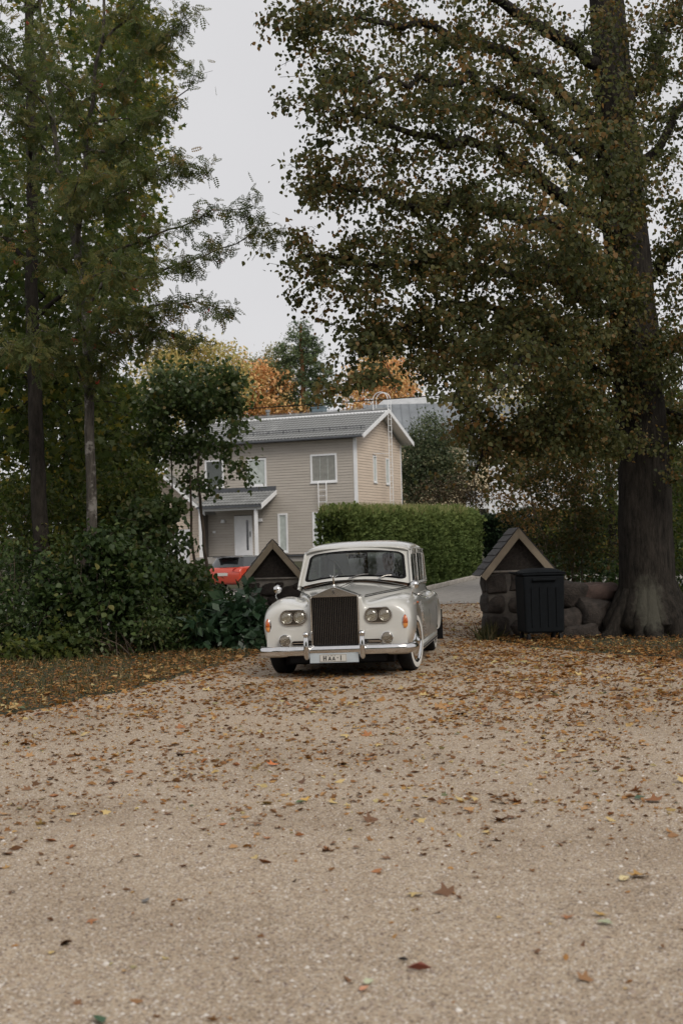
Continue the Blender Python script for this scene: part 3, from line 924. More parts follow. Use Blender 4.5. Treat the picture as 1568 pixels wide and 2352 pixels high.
o = subdivided(car_body(), 'body', M['carpaint'], 2)
cut = []
for yy, zz, rr in ((.99, .40, .50), (4.61, .40, .42)):
    mbc = MB()
    for sx in (-1, 1):
        mbc.lathe([(0, 0), (rr, 0), (rr, .5), (0, .5)], TR(sx * .58 - (.5 if sx < 0 else 0), yy, zz) @ Matrix.Rotation(pi / 2, 4, 'Y'), 40)
    c = mbc.build('cut', M['black']); cut.append(c)
    md = o.modifiers.new('b', 'BOOLEAN'); md.operation = 'DIFFERENCE'; md.object = c; md.solver = 'FAST' if False else 'EXACT'
me = evaluated(o, 'body')
drop(o)
for c in cut: drop(c)
# the shell is split where the real panels part
bm = bmesh.new(); bm.from_mesh(me)
for yy in (1.98, 3.02, 4.06):
    bmesh.ops.bisect_plane(bm, geom=bm.verts[:] + bm.edges[:] + bm.faces[:], plane_co=(0, yy, 0), plane_no=(0, 1, 0))
bm.faces.ensure_lookup_table()


def panel_of(f):
    c = f.calc_center_median()
    x, y, z = abs(c.x), c.y, c.z
    if y < 1.98 and x < f_xh(y) + .004 and z > .98: return 'bonnet'
    if 1.98 < y < 3.02 and x > .70 and z > .30: return 'front_door' + ('L' if c.x < 0 else 'R')
    if 3.02 < y < 4.06 and x > .70 and z > .30: return 'rear_door' + ('L' if c.x < 0 else 'R')
    if y >= 4.7 and x < .6 and z > .5: return 'boot_lid'
    if y <= 1.98 and x > f_xh(y) - .02: return 'front_wing' + ('L' if c.x < 0 else 'R')
    if y >= 4.06 and x > .6: return 'rear_wing' + ('L' if c.x < 0 else 'R')
    return 'body'


groups = {}
for f in bm.faces: groups.setdefault(panel_of(f), []).append(f.index)
bm.to_mesh(me); bm.free()
for g, idx in groups.items():
    b2 = bmesh.new(); b2.from_mesh(me); b2.faces.ensure_lookup_table()
    keep = set(idx)
    bmesh.ops.delete(b2, geom=[f for f in b2.faces if f.index not in keep], context='FACES')
    m2 = bpy.data.meshes.new(g); b2.to_mesh(m2); b2.free()
    m2.materials.clear(); m2.materials.append(M['carpaint'])
    m2.polygons.foreach_set('use_smooth', [True] * len(m2.polygons))
    m2.polygons.foreach_set('material_index', [0] * len(m2.polygons))
    # keep shading continuous over the cut lines: normals from the whole shell are near enough at this size
    m2.set_sharp_from_angle(angle=radians(50))
    nm_ = {'front_doorL': 'door', 'front_doorR': 'door', 'rear_doorL': 'door', 'rear_doorR': 'door', 'front_wingL': 'front_wing', 'front_wingR': 'front_wing', 'rear_wingL': 'rear_wing', 'rear_wingR': 'rear_wing'}.get(g, g)
    mobj(nm_, m2, CAR)
bpy.data.meshes.remove(me)


def side_pt(y, z, sx=1):
    """Outer side of the lower body at y, height z."""
    p = station(y)[3:16]
    best = None
    for (x0, z0), (x1, z1) in zip(p[:-1], p[1:]):
        if (z0 - z) * (z1 - z) <= 0 and abs(z0 - z1) > 1e-6:
            t = (z - z0) / (z1 - z0); x = x0 + (x1 - x0) * t
            best = x if best is None else max(best, x)
    return sx * (best if best else p[-1][0])


# underside, inner wheel wells; low chassis and added black apron deepen the shade beneath
mb = MB(); mb.box((-.70, .25, .17), (.70, 5.6, .60)); mb.build('chassis', M['black'], CAR)
mb = MB(); mb.box((-.62, .10, .20), (.62, .16, .62)); mb.build('added_shade_apron', M['black'], CAR)

# ---- radiator grille
gr_ = empty('radiator_grille', (0, 0, 0)); gr_.parent = CAR
gx, gb, gs, gp = .312, .40, 1.035, 1.158
mb = MB()
mb.box((-gx, -.055, gb), (-gx + .022, .22, gs)); mb.box((gx - .022, -.055, gb), (gx, .22, gs)); mb.box((-gx + .022, -.055, gb - .0), (gx - .022, .05, gb + .018))
mb.build('shell', M['chrome'], gr_, bevel=.005)
mb = MB(); mb.box((-gx + .023, .005, gb + .02), (gx - .023, .04, gs - .004)); mb.build('core', M['black'], gr_)
ped = MB()
ped.prism([(-gx, gs), (gx, gs), (gx, gs + .012), (.02, gp), (-.02, gp), (-gx, gs + .012)], TR(0, -.06, 0), .30)
ped.build('pediment', M['chrome'], gr_, bevel=.004)
NV = 25
vm = MB(); vm.prism([(-.0026, gb + .019), (-.0026, gs - .001), (.0026, gs - .001), (.0026, gb + .019)], TR(0, -.052, 0), .012)
vme = vm.mesh('vane', M['chromedark'])
for k in range(NV):
    x = -gx + .036 + (2 * gx - .072) * k / (NV - 1)
    mobj('vane', vme, gr_, (x, .006 * (abs(x) / gx) ** 2 + .001, 0), (0, 0, (R.uniform(-.02, .02))))
bd = MB(); bd.box((-.022, -.066, gs + .018), (.022, -.0605, gs + .092)); badge = bd.build('badge', M['chrome'], CAR, bevel=.002)


def text(s, size, mat, loc, name, parent, bold=0.0, spacing=1.0, ext=.002, sx=1.0):
    cu = bpy.data.curves.new('t', 'FONT'); cu.body = s; cu.size = size; cu.align_x = 'CENTER'; cu.align_y = 'CENTER'
    cu.extrude = ext; cu.offset = bold; cu.space_character = spacing; cu.resolution_u = 4
    o_ = bpy.data.objects.new('t', cu); COL.objects.link(o_)
    me_ = bpy.data.meshes.new_from_object(o_.evaluated_get(bpy.context.evaluated_depsgraph_get()))
    bpy.data.objects.remove(o_); bpy.data.curves.remove(cu)
    me_.name = name; me_.materials.clear(); me_.materials.append(mat)
    o2 = mobj(name, me_, parent, loc, (pi / 2, 0, 0)); o2.scale = (sx, 1, 1)
    return o2


text('R', .04, M['ink'], (-.004, -.0675, gs + .066), 'emblem_letter', badge, .0006)
text('R', .04, M['ink'], (.004, -.0675, gs + .044), 'emblem_letter', badge, .0006)

# mascot: a small leaning figure with swept wings
ms = empty('mascot', (0, -.02, gp + .001)); ms.parent = CAR
mb = MB(); mb.lathe([(.034, 0), (.034, .008), (.018, .014), (.012, .03)], I4, 16); mb.build('base', M['chrome'], ms, smooth=True)
mb = MB(); mb.tube([(0, .0, .028), (0, -.004, .05), (0, -.014, .08), (0, -.022, .10), (0, -.030, .118), (0, -.036, .128)], [.007, .010, .012, .010, .008, .004], 10)
mb.lathe([(0, -.009), (.006, -.006), (.009, 0), (.006, .006), (0, .009)], TR(0, -.042, .133), 10); mb.build('figure', M['chrome'], ms, smooth=True)
for s in (-1, 1):
    mb = MB(); mb.tube([(s * .004, -.024, .112), (s * .022, -.006, .130), (s * .040, .02, .142), (s * .052, .05, .150)], [.005, .012, .012, .003], 8, flat=.35); mb.build('wing', M['chrome'], ms, smooth=True)

# bonnet strips
def tube_obj(name, pts, r, mat, parent=CAR, n=6, flat=1.0):
    mb = MB(); mb.tube(pts, r, n, flat=flat); return mb.build(name, mat, parent, smooth=True, sharp=60)


for s in (-1, 1):
    pts = [(s * (f_xh(y) + .008), y, f_zh(y) + .004) for y in np.linspace(.24, 1.94, 14)]
    tube_obj('trim_strip', pts, .0075, M['chrome'])
    pts = [(s * (f_xh(y) + .013), y, f_zh(y) - .014) for y in np.linspace(.24, 1.94, 14)]
    tube_obj('panel_gap', pts, .004, M['black'])
    pts = [(s * (f_xh(y) + .010), y, f_zh(y) - .004) for y in np.linspace(1.96, 4.7, 20)]
    tube_obj('waist_trim', pts, .012, M['chrome'])
tube_obj('bonnet_hinge', [(0, y, f_zc(y) - .004 + .004) for y in np.linspace(.26, 1.9, 12)], .006, M['chromedark'])

# ---- lamps
RX = Matrix.Rotation(pi / 2, 4, 'X')       # local z -> -y (towards the front)


def oval(cx, cz, hw, hh, n=40, e=1.0):
    out = []
    r = hh; L_ = hw - hh
    for k in range(n):
        a = 2 * pi * k / n
        x, z = r * cos(a), r * sin(a)
        out.append((cx + x + (L_ if cos(a) > 0 else -L_ if cos(a) < 0 else 0), cz + z))
    return out


def ring(name, cx, cz, y, hw, hh, t, depth, mat, parent, ysh=lambda x: 0):
    o1, o2 = oval(cx, cz, hw, hh), oval(cx, cz, hw - t, hh - t)
    n = len(o1)
    rows = [[(x, y + ysh(x), z) for x, z in o1], [(x + (cx - x) * .06, y - depth + ysh(x), z + (cz - z) * .06) for x, z in o1], [(x, y - depth + ysh(x), z) for x, z in o2], [(x, y + .03 + ysh(x), z) for x, z in o2]]
    mb = MB(); mb.grid([r + [r[0]] for r in rows]); return mb.build(name, mat, parent, smooth=True, fix=True, sharp=50)


for s in (-1, 1):
    cx, cz, y0 = s * .545, .785, .035
    L = empty('headlamp_unit', (0, 0, 0)); L.parent = CAR
    ring('bezel', cx, cz, y0, .183, .105, .013, .022, M['chrome'], L, lambda x: .0)
    mb = MB(); mb.prism(oval(cx, cz, .172, .094), TR(0, y0 - .004, 0), .02); mb.build('surround', M['lampback'], L)
    for dx in (-.0865, .0865):
        h = empty('headlight', (cx + dx, y0 - .006, cz)); h.parent = L
        mb = MB(); mb.lathe([(.082, 0), (.083, .012), (.079, .019), (.073, .019), (.071, .010), (.0705, 0)], RX, 32); mb.build('rim', M['chrome'], h, smooth=True)
        mb = MB(); mb.lathe([(.0, -.028), (.03, -.022), (.055, -.006), (.070, .010)][::-1], RX, 28); mb.build('reflector', M['chrome'], h, smooth=True)
        mb = MB(); mb.lathe([(.0715, .012), (.06, .022), (.04, .031), (.02, .036), (.001, .038)], RX, 28); mb.build('glass', M['lens'], h, smooth=True)
    # fog lamp
    g = empty('fog_lamp', (s * .655, -.02, .50)); g.parent = CAR
    mb = MB(); mb.lathe([(.001, -.09), (.05, -.07), (.07, -.02), (.075, .0), (.076, .012), (.070, .017), (.067, .010)], RX, 32); mb.build('shell', M['chrome'], g, smooth=True)
    mb = MB(); mb.lathe([(.0675, .0), (.05, -.02), (.02, -.035), (.001, -.037)], RX, 24); mb.build('reflector', M['chrome'], g, smooth=True)
    mb = MB(); mb.lathe([(.068, .010), (.05, .020), (.02, .027), (.012, .028), (.010, .034), (.001, .036)], RX, 28); mb.build('glass', M['lens'], g, smooth=True)
    # turn signal
    tg = empty('turn_signal', (s * .872, .062, .69), (0, 0, s * .75)); tg.parent = CAR
    def almond(sc, d): return [(sc * .036 * cos(a) * (1 - .12 * sin(a) * abs(sin(a))), sc * .088 * sin(a) if True else 0) for a in np.linspace(0, 2 * pi, 28, endpoint=False)]
    for k, (sc, y1, y2, mt, nme) in enumerate(((1.08, .03, -.014, 'chrome', 'rim'),)):
        mb = MB(); mb.prism(almond(sc, 0), TR(0, y2, 0), y1 - y2); mb.build(nme, M[mt], tg, bevel=.003)
    for zlo, zhi, mt, nme in ((-.2, -.02, 'amberlow', 'lens'), (-.018, .2, 'amber', 'lens')):
        mb = MB(); rows = []
        for f, yy in ((1, -.0145), (.93, -.026), (.7, -.040), (.35, -.047), (.02, -.049)):
            rows.append([(x * f, yy, min(zhi, max(zlo, z * f)) if True else z) for x, z in almond(1, 0)])
        mb.grid([r + [r[0]] for r in rows]); mb.build(nme, M[mt], tg, smooth=True, fix=True)
    # vent slot
    v = empty('vent', (0, 0, 0)); v.parent = CAR
    cx2 = s * .44
    mb = MB(); mb.prism(oval(cx2, .455, .135, .030), TR(0, .024, 0), .02); mb.build('opening', M['black'], v)
    ring('trim', cx2, .455, .024, .138, .033, .006, .008, M['chrome'], v)
    for zz in (.463, .447) if s > 0 else (.455,):
        mb = MB(); mb.box((cx2 - .125, .008, zz - .004), (cx2 + .125, .020, zz + .004)); mb.build('slat', M['chrome'], v)

# ---- bumper
bp = empty('bumper', (0, 0, 0)); bp.parent = CAR
path = [(-.985, .30), (-.985, .16), (-.96, .04), (-.91, -.03), (-.8, -.075), (-.55, -.105), (-.25, -.12), (0, -.123)]
path = path + [(-x, y) for x, y in path[:-1][::-1]]
prof = [(-.01, -.062), (.012, -.060), (.032, -.045), (.042, -.018), (.044, .004), (.040, .028), (.026, .050), (.008, .060), (-.01, .062), (-.02, .05), (-.02, -.05)]
rows = []
pv = [Vector((x, y, 0)) for x, y in path]
fine = []
for i in range(len(pv) - 1):
    p0 = pv[max(0, i - 1)]; p1 = pv[i]; p2 = pv[i + 1]; p3 = pv[min(len(pv) - 1, i + 2)]
    for t in (0, .25, .5, .75):
        fine.append(.5 * ((2 * p1) + (p2 - p0) * t + (2 * p0 - 5 * p1 + 4 * p2 - p3) * t * t + (3 * p1 - p0 - 3 * p2 + p3) * t ** 3))
fine.append(pv[-1])
for i, p in enumerate(fine):
    d = (fine[min(i + 1, len(fine) - 1)] - fine[max(0, i - 1)]).normalized(); n_ = Vector((d.y, -d.x, 0))
    e = min(i, len(fine) - 1 - i); sc = 1 if e > 3 else .72 + .07 * e
    rows.append([tuple(p + n_ * a * sc + Vector((0, 0, .365 + b * sc))) for a, b in prof])
mb = MB(); mb.grid([r + [r[0]] for r in rows]); mb.add(rows[0], [tuple(range(len(prof)))]); mb.add(rows[-1], [tuple(range(len(prof)))])
mb.build('bar', M['chrome'], bp, smooth=True, sharp=60)
for s in (-1, 1):
    mb = MB(); zz = [.262, .268, .29, .33, .42, .50, .53, .548, .560, .575, .592, .605, .612]
    rr = [.010, .028, .036, .037, .036, .034, .031, .033, .040, .043, .038, .024, .006]
    yy = [-.155, -.16, -.175, -.19, -.20, -.192, -.185, -.182, -.18, -.18, -.18, -.18, -.18]
    mb.tube([(s * .355, y, z) for y, z in zip(yy, zz)], rr, 16); mb.build('overrider', M['chrome'], bp, smooth=True, sharp=70)
    mb = MB(); mb.lathe([(0, -.02), (.12, -.02), (.15, .0), (.13, .03), (0, .04)], TR(s * .78, .10, .29) @ Matrix.Diagonal((1, .5, .45, 1)), 20); mb.build('bracket', M['bargeboard'], bp, smooth=True)
pl = empty('number_plate', (0, 0, 0)); pl.parent = CAR
mb = MB(); mb.box((-.318, -.165, .212), (.300, -.155, .326)); mb.build('holder', M['plateblue'], pl)
mb = MB(); mb.box((-.195, -.170, .222), (.150, -.1655, .320)); mb.build('plate_face', M['plate'], pl, bevel=.004)
mb = MB()
x0, x1, z0, z1, t_ = -.190, .145, .226, .316, .0025
for a, b in (((x0, -.1715, z0), (x1, -.1703, z0 + t_)), ((x0, -.1715, z1 - t_), (x1, -.1703, z1)), ((x0, -.1715, z0 + t_), (x0 + t_, -.1703, z1 - t_)), ((x1 - t_, -.1715, z0 + t_), (x1, -.1703, z1 - t_))): mb.box(a, b)
mb.build('border', M['ink'], pl)


def glyph(name, segs, x, z, h, w, t=.0105):
    """Plate letter drawn as straight strokes on a 0..1 box."""
    mb = MB()
    for (a, b, c, d) in segs:
        p = Vector((x + a * w, z + b * h)); q = Vector((x + c * w, z + d * h)); u = (q - p).normalized(); v_ = Vector((-u.y, u.x)) * t / 2
        mb.prism([tuple(p + v_), tuple(q + v_), tuple(q - v_), tuple(p - v_)], TR(0, -.1735, 0), .003)
    mb.build(name, M['ink'], pl)


glyph('letter', [(0, 0, 0, 1), (1, 0, 1, 1), (0.05, .5, .95, .5)], -.142, .240, .062, .030)
for xx in (-.082, -.032):
    glyph('letter', [(0, 0, .5, 1), (.5, 1, 1, 0), (.2, .3, .8, .3)], xx, .240, .046, .034, .0085)
    for d in (.0, .034):
        mb = MB(); mb.box((xx + d - .004, -.1735, .297), (xx + d + .004, -.1705, .305)); mb.build('umlaut_dot', M['ink'], pl)
mb = MB(); mb.box((.028, -.1735, .268), (.040, -.1705, .280)); mb.build('dash', M['ink'], pl)
glyph('number', [(0, 0, 0, 1)], .076, .240, .062, .03)

# ---- wheels
def wheel(x, y, steer=0.0):
    sx = 1 if x > 0 else -1
    w = empty('wheel', (x, y, .385), (0, 0, steer)); w.parent = CAR
    MM = Matrix.Rotation(sx * pi / 2, 4, 'Y')
    mb = MB(); mb.lathe([(.25, -.20), (.33, -.205), (.372, -.18), (.385, -.15), (.386, -.05), (.374, -.015), (.352, .0), (.30, .002), (.268, -.008), (.255, -.03)], MM, 48); mb.build('tyre', M['tyre'], w, smooth=True)
    mb = MB(); mb.lathe([(.346, .0035), (.335, .007), (.30, .008), (.282, .0045)], MM, 48)
    mb.f = mb.f[:-2]; mb.m = mb.m[:-2]
    mb.build('whitewall', M['whitewall'], w, smooth=True, fix=False)
    mb = MB(); mb.lathe([(.266, -.012), (.262, .004), (.25, -.004), (.225, -.03), (.20, -.035)], MM, 40); mb.build('rim', M['chrome'], w, smooth=True)
    mb = MB(); mb.lathe([(.205, -.034), (.20, -.01), (.16, .012), (.10, .022), (.05, .03), (.03, .045), (.001, .048)], MM, 36); mb.build('hubcap', M['chrome'], w, smooth=True)


for x, y in ((-.935, .95), (.935, .95), (-.90, 4.61), (.90, 4.61)): wheel(x, y, -radians(9) if y < 2 else 0)

# mud flap behind the rear wheel, sill board
for s in (-1, 1):
    mb = MB(); mb.box((s * .985 - .10, 5.15, .14), (s * .985 + .0, 5.165, .62)); mb.build('mud_flap', M['black'], CAR)
    mb = MB()
    a = .935
    P_ = []
    for y in np.linspace(1.45, 4.12, 10):
        P_.append([(s * (a + .012), y, .215), (s * (a + .040), y, .235), (s * (a + .034), y, .30), (s * (a + .005), y, .33)])
    mb.grid(P_); mb.build('sill', M['carpaint'], CAR, smooth=True)
    tube_obj('sill_trim', [(s * (a + .045), y, .262) for y in (1.5, 2.5, 4.1)], .006, M['black'])
    # fender repeater, door handles
    mb = MB(); mb.lathe([(.016, 0), (.014, .012), (.006, .02), (.001, .021)], TR(s * (side_pt(.86, .88) - .0), .86, .90) @ Matrix.Rotation(s * pi / 2, 4, 'Y'), 14); mb.build('side_repeater', M['amber'], CAR, smooth=True)
    for yd in (2.15, 3.9):
        xs0 = side_pt(yd, .95); tube_obj('door_handle', [(s * xs0, yd, .965), (s * (xs0 + .04), yd + .01, .97), (s * (xs0 + .04), yd + .14, .97), (s * xs0, yd + .15, .965)], .010, M['chrome'], n=8)
    for yd in (1.985, 3.02, 4.06):
        tube_obj('panel_gap', [(s * (side_pt(yd, z) - .001), yd, z) for z in np.linspace(.34, 1.0, 12)], .0035, M['black'], n=4)

# fender mirrors
for s in (-1, 1):
    m_ = empty('wing_mirror', (s * .90, .82, 1.02)); m_.parent = CAR
    hx = .02 * s + .03
    mb = MB(); mb.tube([(0, 0, -.02), (.01 * s, 0, .03), (hx, .01, .085)], [.010, .008, .007], 8); mb.build('stem', M['chrome'], m_, smooth=True)
    mb = MB(); mb.lathe([(.001, -.048), (.028, -.040), (.048, -.024), (.056, -.004), (.058, .006), (.054, .010), (.001, .010)][::1], TR(hx, .012, .115) @ Matrix.Rotation(radians(8) * s, 4, 'Z') @ RX @ Matrix.Scale(-1, 4, (0, 0, 1)), 24); mb.build('mirror_head', M['chrome'], m_, smooth=True)

# ---- greenhouse
def lerp(a, b, t): return a + (b - a) * t


def ws(u, v):
    """Windscreen surface, u -1..1 across, v 0 bottom..1 top (may go beyond)."""
    x = lerp(.775, .715, v) * u
    y = lerp(1.93, 2.26, v) + .13 * abs(u) ** 2.2
    z = lerp(1.235, 1.632, v) - lerp(.085, .060, v) * abs(u) ** 2.4
    return Vector((x, y, z))


def rrect(n, a, b, r, seg=6):
    """Rounded rectangle outline in -a..a x -b..b."""
    out = []
    for cx, cy, s0 in ((a - r, b - r, 0), (-a + r, b - r, 90), (-a + r, -b + r, 180), (a - r, -b + r, 270)):
        for k in range(seg + 1):
            t = radians(s0 + 90 * k / seg); out.append((cx + r * cos(t), cy + r * sin(t)))
    # densify the straight runs
    res = []
    m = len(out)
    for i in range(m):
        p, q = out[i], out[(i + 1) % m]; res.append(p)
        d = sqrt((p[0] - q[0]) ** 2 + (p[1] - q[1]) ** 2)
        if d > .25:
            k = int(d / .12)
            for j in range(1, k): res.append((p[0] + (q[0] - p[0]) * j / k, p[1] + (q[1] - p[1]) * j / k))
    return res


def framed(surf, name, inner, outer, mat, parent, off=Vector((0, 0, 0)), th=.012):
    o1 = [surf(u, .5 + v) + off for u, v in outer]; o2 = [surf(u, .5 + v) + off for u, v in inner]
    o3 = [surf(u, .5 + v) + off + Vector((0, .03, 0)) for u, v in inner]
    mb = MB(); mb.grid([r + [r[0]] for r in (o1, o2, o3)]); return mb.build(name, mat, parent, smooth=True, fix=False, sharp=50)


ring_in = rrect(0, .945, .47, .14)
seal_in = rrect(0, .90, .425, .12)
ring_out = [(max(-1.03, min(1.03, u * 1.10)), max(-.56, min(.56, v * 1.25))) for u, v in ring_in]
framed(ws, 'windscreen_surround', ring_in, ring_out, M['carpaint'], CAR)
w_ = empty('windscreen', (0, 0, 0)); w_.parent = CAR
framed(ws, 'seal', seal_in, ring_in, M['black'], w_, Vector((0, .002, 0)))
mb = MB(); mb.tube([ws(u, .5 + v) + Vector((0, -.004, 0)) for u, v in seal_in + [seal_in[0]]], .0045, 5, caps=False); mb.build('rubber_bead', M['black'], w_, smooth=True)
mb = MB(); mb.grid([[ws(u * .94, .5 + v) + Vector((0, .008, 0)) for u in np.linspace(-1, 1, 17)] for v in np.linspace(-.46, .46, 9)]); mb.build('glass', M['carglass'], w_, smooth=True, fix=False)


def rail(y):      # roof rail: x, z
    return (kt((2.2, .735), (2.5, .765), (3.5, .785), (4.4, .77), (5.0, .70), (5.3, .62))(y), kt((2.2, 1.56), (2.5, 1.60), (3.5, 1.61), (4.3, 1.595), (4.8, 1.53), (5.1, 1.40), (5.35, 1.2))(y))


def sidept(y, z):
    xr, zr = rail(max(2.2, y)); x0 = .80 - max(0, y - 4.3) * .06; z0 = 1.10
    t = max(0, min(1, (z - z0) / max(.1, zr - z0)))
    return lerp(x0, xr, t ** 1.5)


RYs = [2.25, 2.27, 2.32, 2.42, 2.6, 2.9, 3.3, 3.8, 4.3, 4.7, 5.0, 5.2, 5.35, 5.5]
f_rt = kt((2.25, 1.63), (2.27, 1.655), (2.32, 1.685), (2.42, 1.715), (2.6, 1.738), (2.9, 1.755), (3.3, 1.762), (3.8, 1.755), (4.3, 1.73), (4.7, 1.67), (5.0, 1.57), (5.2, 1.45), (5.35, 1.3), (5.5, 1.12))
rows = []
for i, y in enumerate(RYs):
    row = []
    for k in range(25):
        t = -1 + 2 * k / 24
        if i == 0:
            p = ws(t * 1.03, 1.055); row.append(tuple(p)); continue
        xr, zr = rail(y); zt = f_rt(y); zr = min(zr, zt - .02)
        a = t * pi / 2
        e = .62
        x = xr * math.copysign(abs(sin(a)) ** e, a); z = zr + (zt - zr) * abs(cos(a)) ** (.8)
        yy = y + (.13 * abs(t) ** 2.2 * max(0, 1 - (y - 2.25) / .5))
        row.append((x, yy, z))
    rows.append(row)
mb = MB(); mb.grid(rows)
o = subdivided(mb, 'roof', M['carpaint'], 1); me = evaluated(o, 'roof'); drop(o)
me.polygons.foreach_set('use_smooth', [True] * len(me.polygons)); mobj('roof', me, CAR)

for s in (-1, 1):
    # side frames: columns of cells, windows left open
    def ya(z): return 1.945 + (z - 1.10) * .80 + .02
    cols = [lambda z: ya(z) - .0, lambda z: ya(z) + .055, lambda z: 2.985, lambda z: 3.045, lambda z: 3.94, lambda z: 4.0, lambda z: 4.52 - (z - 1.1) * .15, lambda z: 5.15 - (z - 1.1) * .5]
    vs_ = [0, .06, .88, 1.0]
    open_ = {1: 'side_window', 3: 'side_window', 5: 'quarter_window'}
    body = MB()
    for c in range(len(cols) - 1):
        for r in range(3):
            is_open = r == 1 and c in open_
            P_ = []
            nv, nu = (8, 6)
            for j in range(nv + 1):
                row = []
                for i in range(nu + 1):
                    vv = lerp(vs_[r], vs_[r + 1], j / nv)
                    z_ = 1.095 + vv * .49
                    y_ = lerp(cols[c](z_), cols[c + 1](z_), i / nu)
                    zr = rail(max(2.2, y_))[1]; z_ = 1.095 + vv * (zr + .005 - 1.095)
                    row.append((s * sidept(y_, z_), y_, z_))
                P_.append(row)
            if is_open:
                mb = MB(); mb.grid([[(x - s * .012, y, z) for x, y, z in r_] for r_ in P_]); mb.build(open_[c], M['carglass'], CAR, smooth=True, fix=False)
                edge = P_[0] + [r_[-1] for r_ in P_] + P_[-1][::-1] + [r_[0] for r_ in P_[::-1]]
                ed = [edge[0]]
                for e_ in edge[1:]:
                    if (Vector(e_) - Vector(ed[-1])).length > 1e-4: ed.append(e_)
                mb = MB(); mb.tube([(x + s * .002, y, z) for x, y, z in ed], .009, 6, caps=False); mb.build('window_trim', M['chrome'], CAR, smooth=True)
            else: body.grid(P_)
    o_ = body.build('pillar_frame', M['carpaint'], CAR, smooth=True, fix=True, sharp=50)
    so = o_.modifiers.new('s', 'SOLIDIFY'); so.thickness = .03; so.offset = 0
    # A-pillar fillet between windscreen surround and side frame
    P_ = []
    for v in np.linspace(-.06, 1.05, 10):
        p = ws(s * 1.02, v); z_ = p.z; q = Vector((s * sidept(ya(z_) + .004, z_), ya(z_) + .004, z_))
        mid = (p + q) / 2 + Vector((s * .012, -.012, 0))
        P_.append([tuple(p), tuple(mid), tuple(q)])
    mb = MB(); mb.grid(P_); mb.build('a_pillar', M['carpaint'], CAR, smooth=True)
    tube_obj('drip_rail', [(s * (rail(y)[0] + .008), y + (.12 if y < 2.3 else 0), rail(y)[1] + .012) for y in np.linspace(2.25, 4.9, 18)], .008, M['chrome'], n=5)
# cowl ahead of the windscreen
P_ = [[(x, y, f_zc(y) - (f_zc(y) - f_zh(y)) * (abs(x) / f_xh(y)) ** 1.6 + .002) for x in np.linspace(-.74, .74, 17)] for y in (1.9, 1.95, 2.02, 2.10)]
mb = MB(); mb.grid(P_); mb.build('cowl', M['carpaint'], CAR, smooth=True, fix=False)
gq = MB()
for k in range(34):
    x = -.33 + k * .02; gq.box((x, 1.80, f_zc(1.8) - (f_zc(1.8) - f_zh(1.8)) * (abs(x) / f_xh(1.8)) ** 1.6 - .004), (x + .012, 1.825, f_zc(1.8) - (f_zc(1.8) - f_zh(1.8)) * (abs(x) / f_xh(1.8)) ** 1.6 + .006))
gq.build('cowl_vent', M['black'], CAR)
# wipers
for x0, x1 in ((.03, -.33), (.44, .12), ):
    pass
for bx_, tip in ((-.05, .36), (.36, .62)):
    wp = empty('wiper', (0, 0, 0)); wp.parent = CAR
    b0 = ws(bx_ / .76, -.02) + Vector((0, -.03, .005)); pts = [ws(lerp(bx_, tip, t) / .76, .02 + .10 * sin(pi * t * .8)) + Vector((0, -.022, 0)) for t in np.linspace(0, 1, 9)]
    mb = MB(); mb.lathe([(.02, 0), (.018, .02), (.008, .03), (.001, .031)], Matrix.Translation(b0) @ RX, 12); mb.build('pivot', M['chrome'], wp, smooth=True)
    mb = MB(); mb.tube([b0] + [p + Vector((0, -.012, 0)) for p in pts[2:6]], .006, 6); mb.build('arm', M['chromedark'], wp, smooth=True)
    mb = MB(); mb.tube([p + Vector((0, -.004, -.012)) for p in pts], .006, 5); mb.build('blade', M['black'], wp)

# ---- cabin
cb_ = empty('cabin', (0, 0, 0)); cb_.parent = CAR
mb = MB(); mb.box((-.74, 2.0, .45), (.74, 5.0, .50)); mb.build('cabin_floor', M['leather'], cb_)
mb = MB(); mb.prism([(2.05, .55), (2.05, 1.14), (2.25, 1.17), (2.42, 1.12), (2.42, .55)], TR(.74, 0, 0) @ Matrix.Rotation(pi / 2, 4, 'Z'), 1.48); mb.build('dashboard', M['wood'], cb_, bevel=.02)
for x in (-.38, .38):
    mb = MB(); mb.box((x - .33, 2.75, .55), (x + .33, 3.25, .78)); mb.box((x - .33, 3.10, .78), (x + .33, 3.30, 1.24)); mb.build('front_seat', M['leather'], cb_, bevel=.05)
mb = MB(); mb.box((-.70, 4.35, .55), (.70, 4.6, 1.18)); mb.box((-.7, 3.9, .5), (.7, 4.35, .75)); mb.build('rear_seat', M['leather'], cb_, bevel=.05)
for a_, b_ in (((-.74, 3.34, .5), (.74, 3.38, 1.12)), ((-.74, 3.34, 1.58), (.74, 3.38, 1.66)), ((-.03, 3.345, 1.12), (.03, 3.375, 1.58))):
    mb = MB(); mb.box(a_, b_); mb.build('partition', M['wood'], cb_)
mb = MB(); mb.tube([(.38 + .20 * cos(a), 2.55 + .05 * sin(a), 1.08 + .17 * sin(a)) for a in np.linspace(0, 2 * pi, 25)], .012, 8, caps=False); mb.tube([(.2, 2.55, 1.08), (.56, 2.55, 1.08)], .012, 6); mb.tube([(.38, 2.55, 1.08), (.38, 2.3, .95)], .025, 8)
mb.build('steering_wheel', M['ink'], cb_, smooth=True)
mb = MB(); mb.box((-.13, 2.36, 1.505), (.13, 2.38, 1.565)); mb.tube([(0, 2.37, 1.57), (0, 2.36, 1.63)], .008, 6); mb.build('rear_view_mirror', M['chromedark'], cb_, bevel=.006)
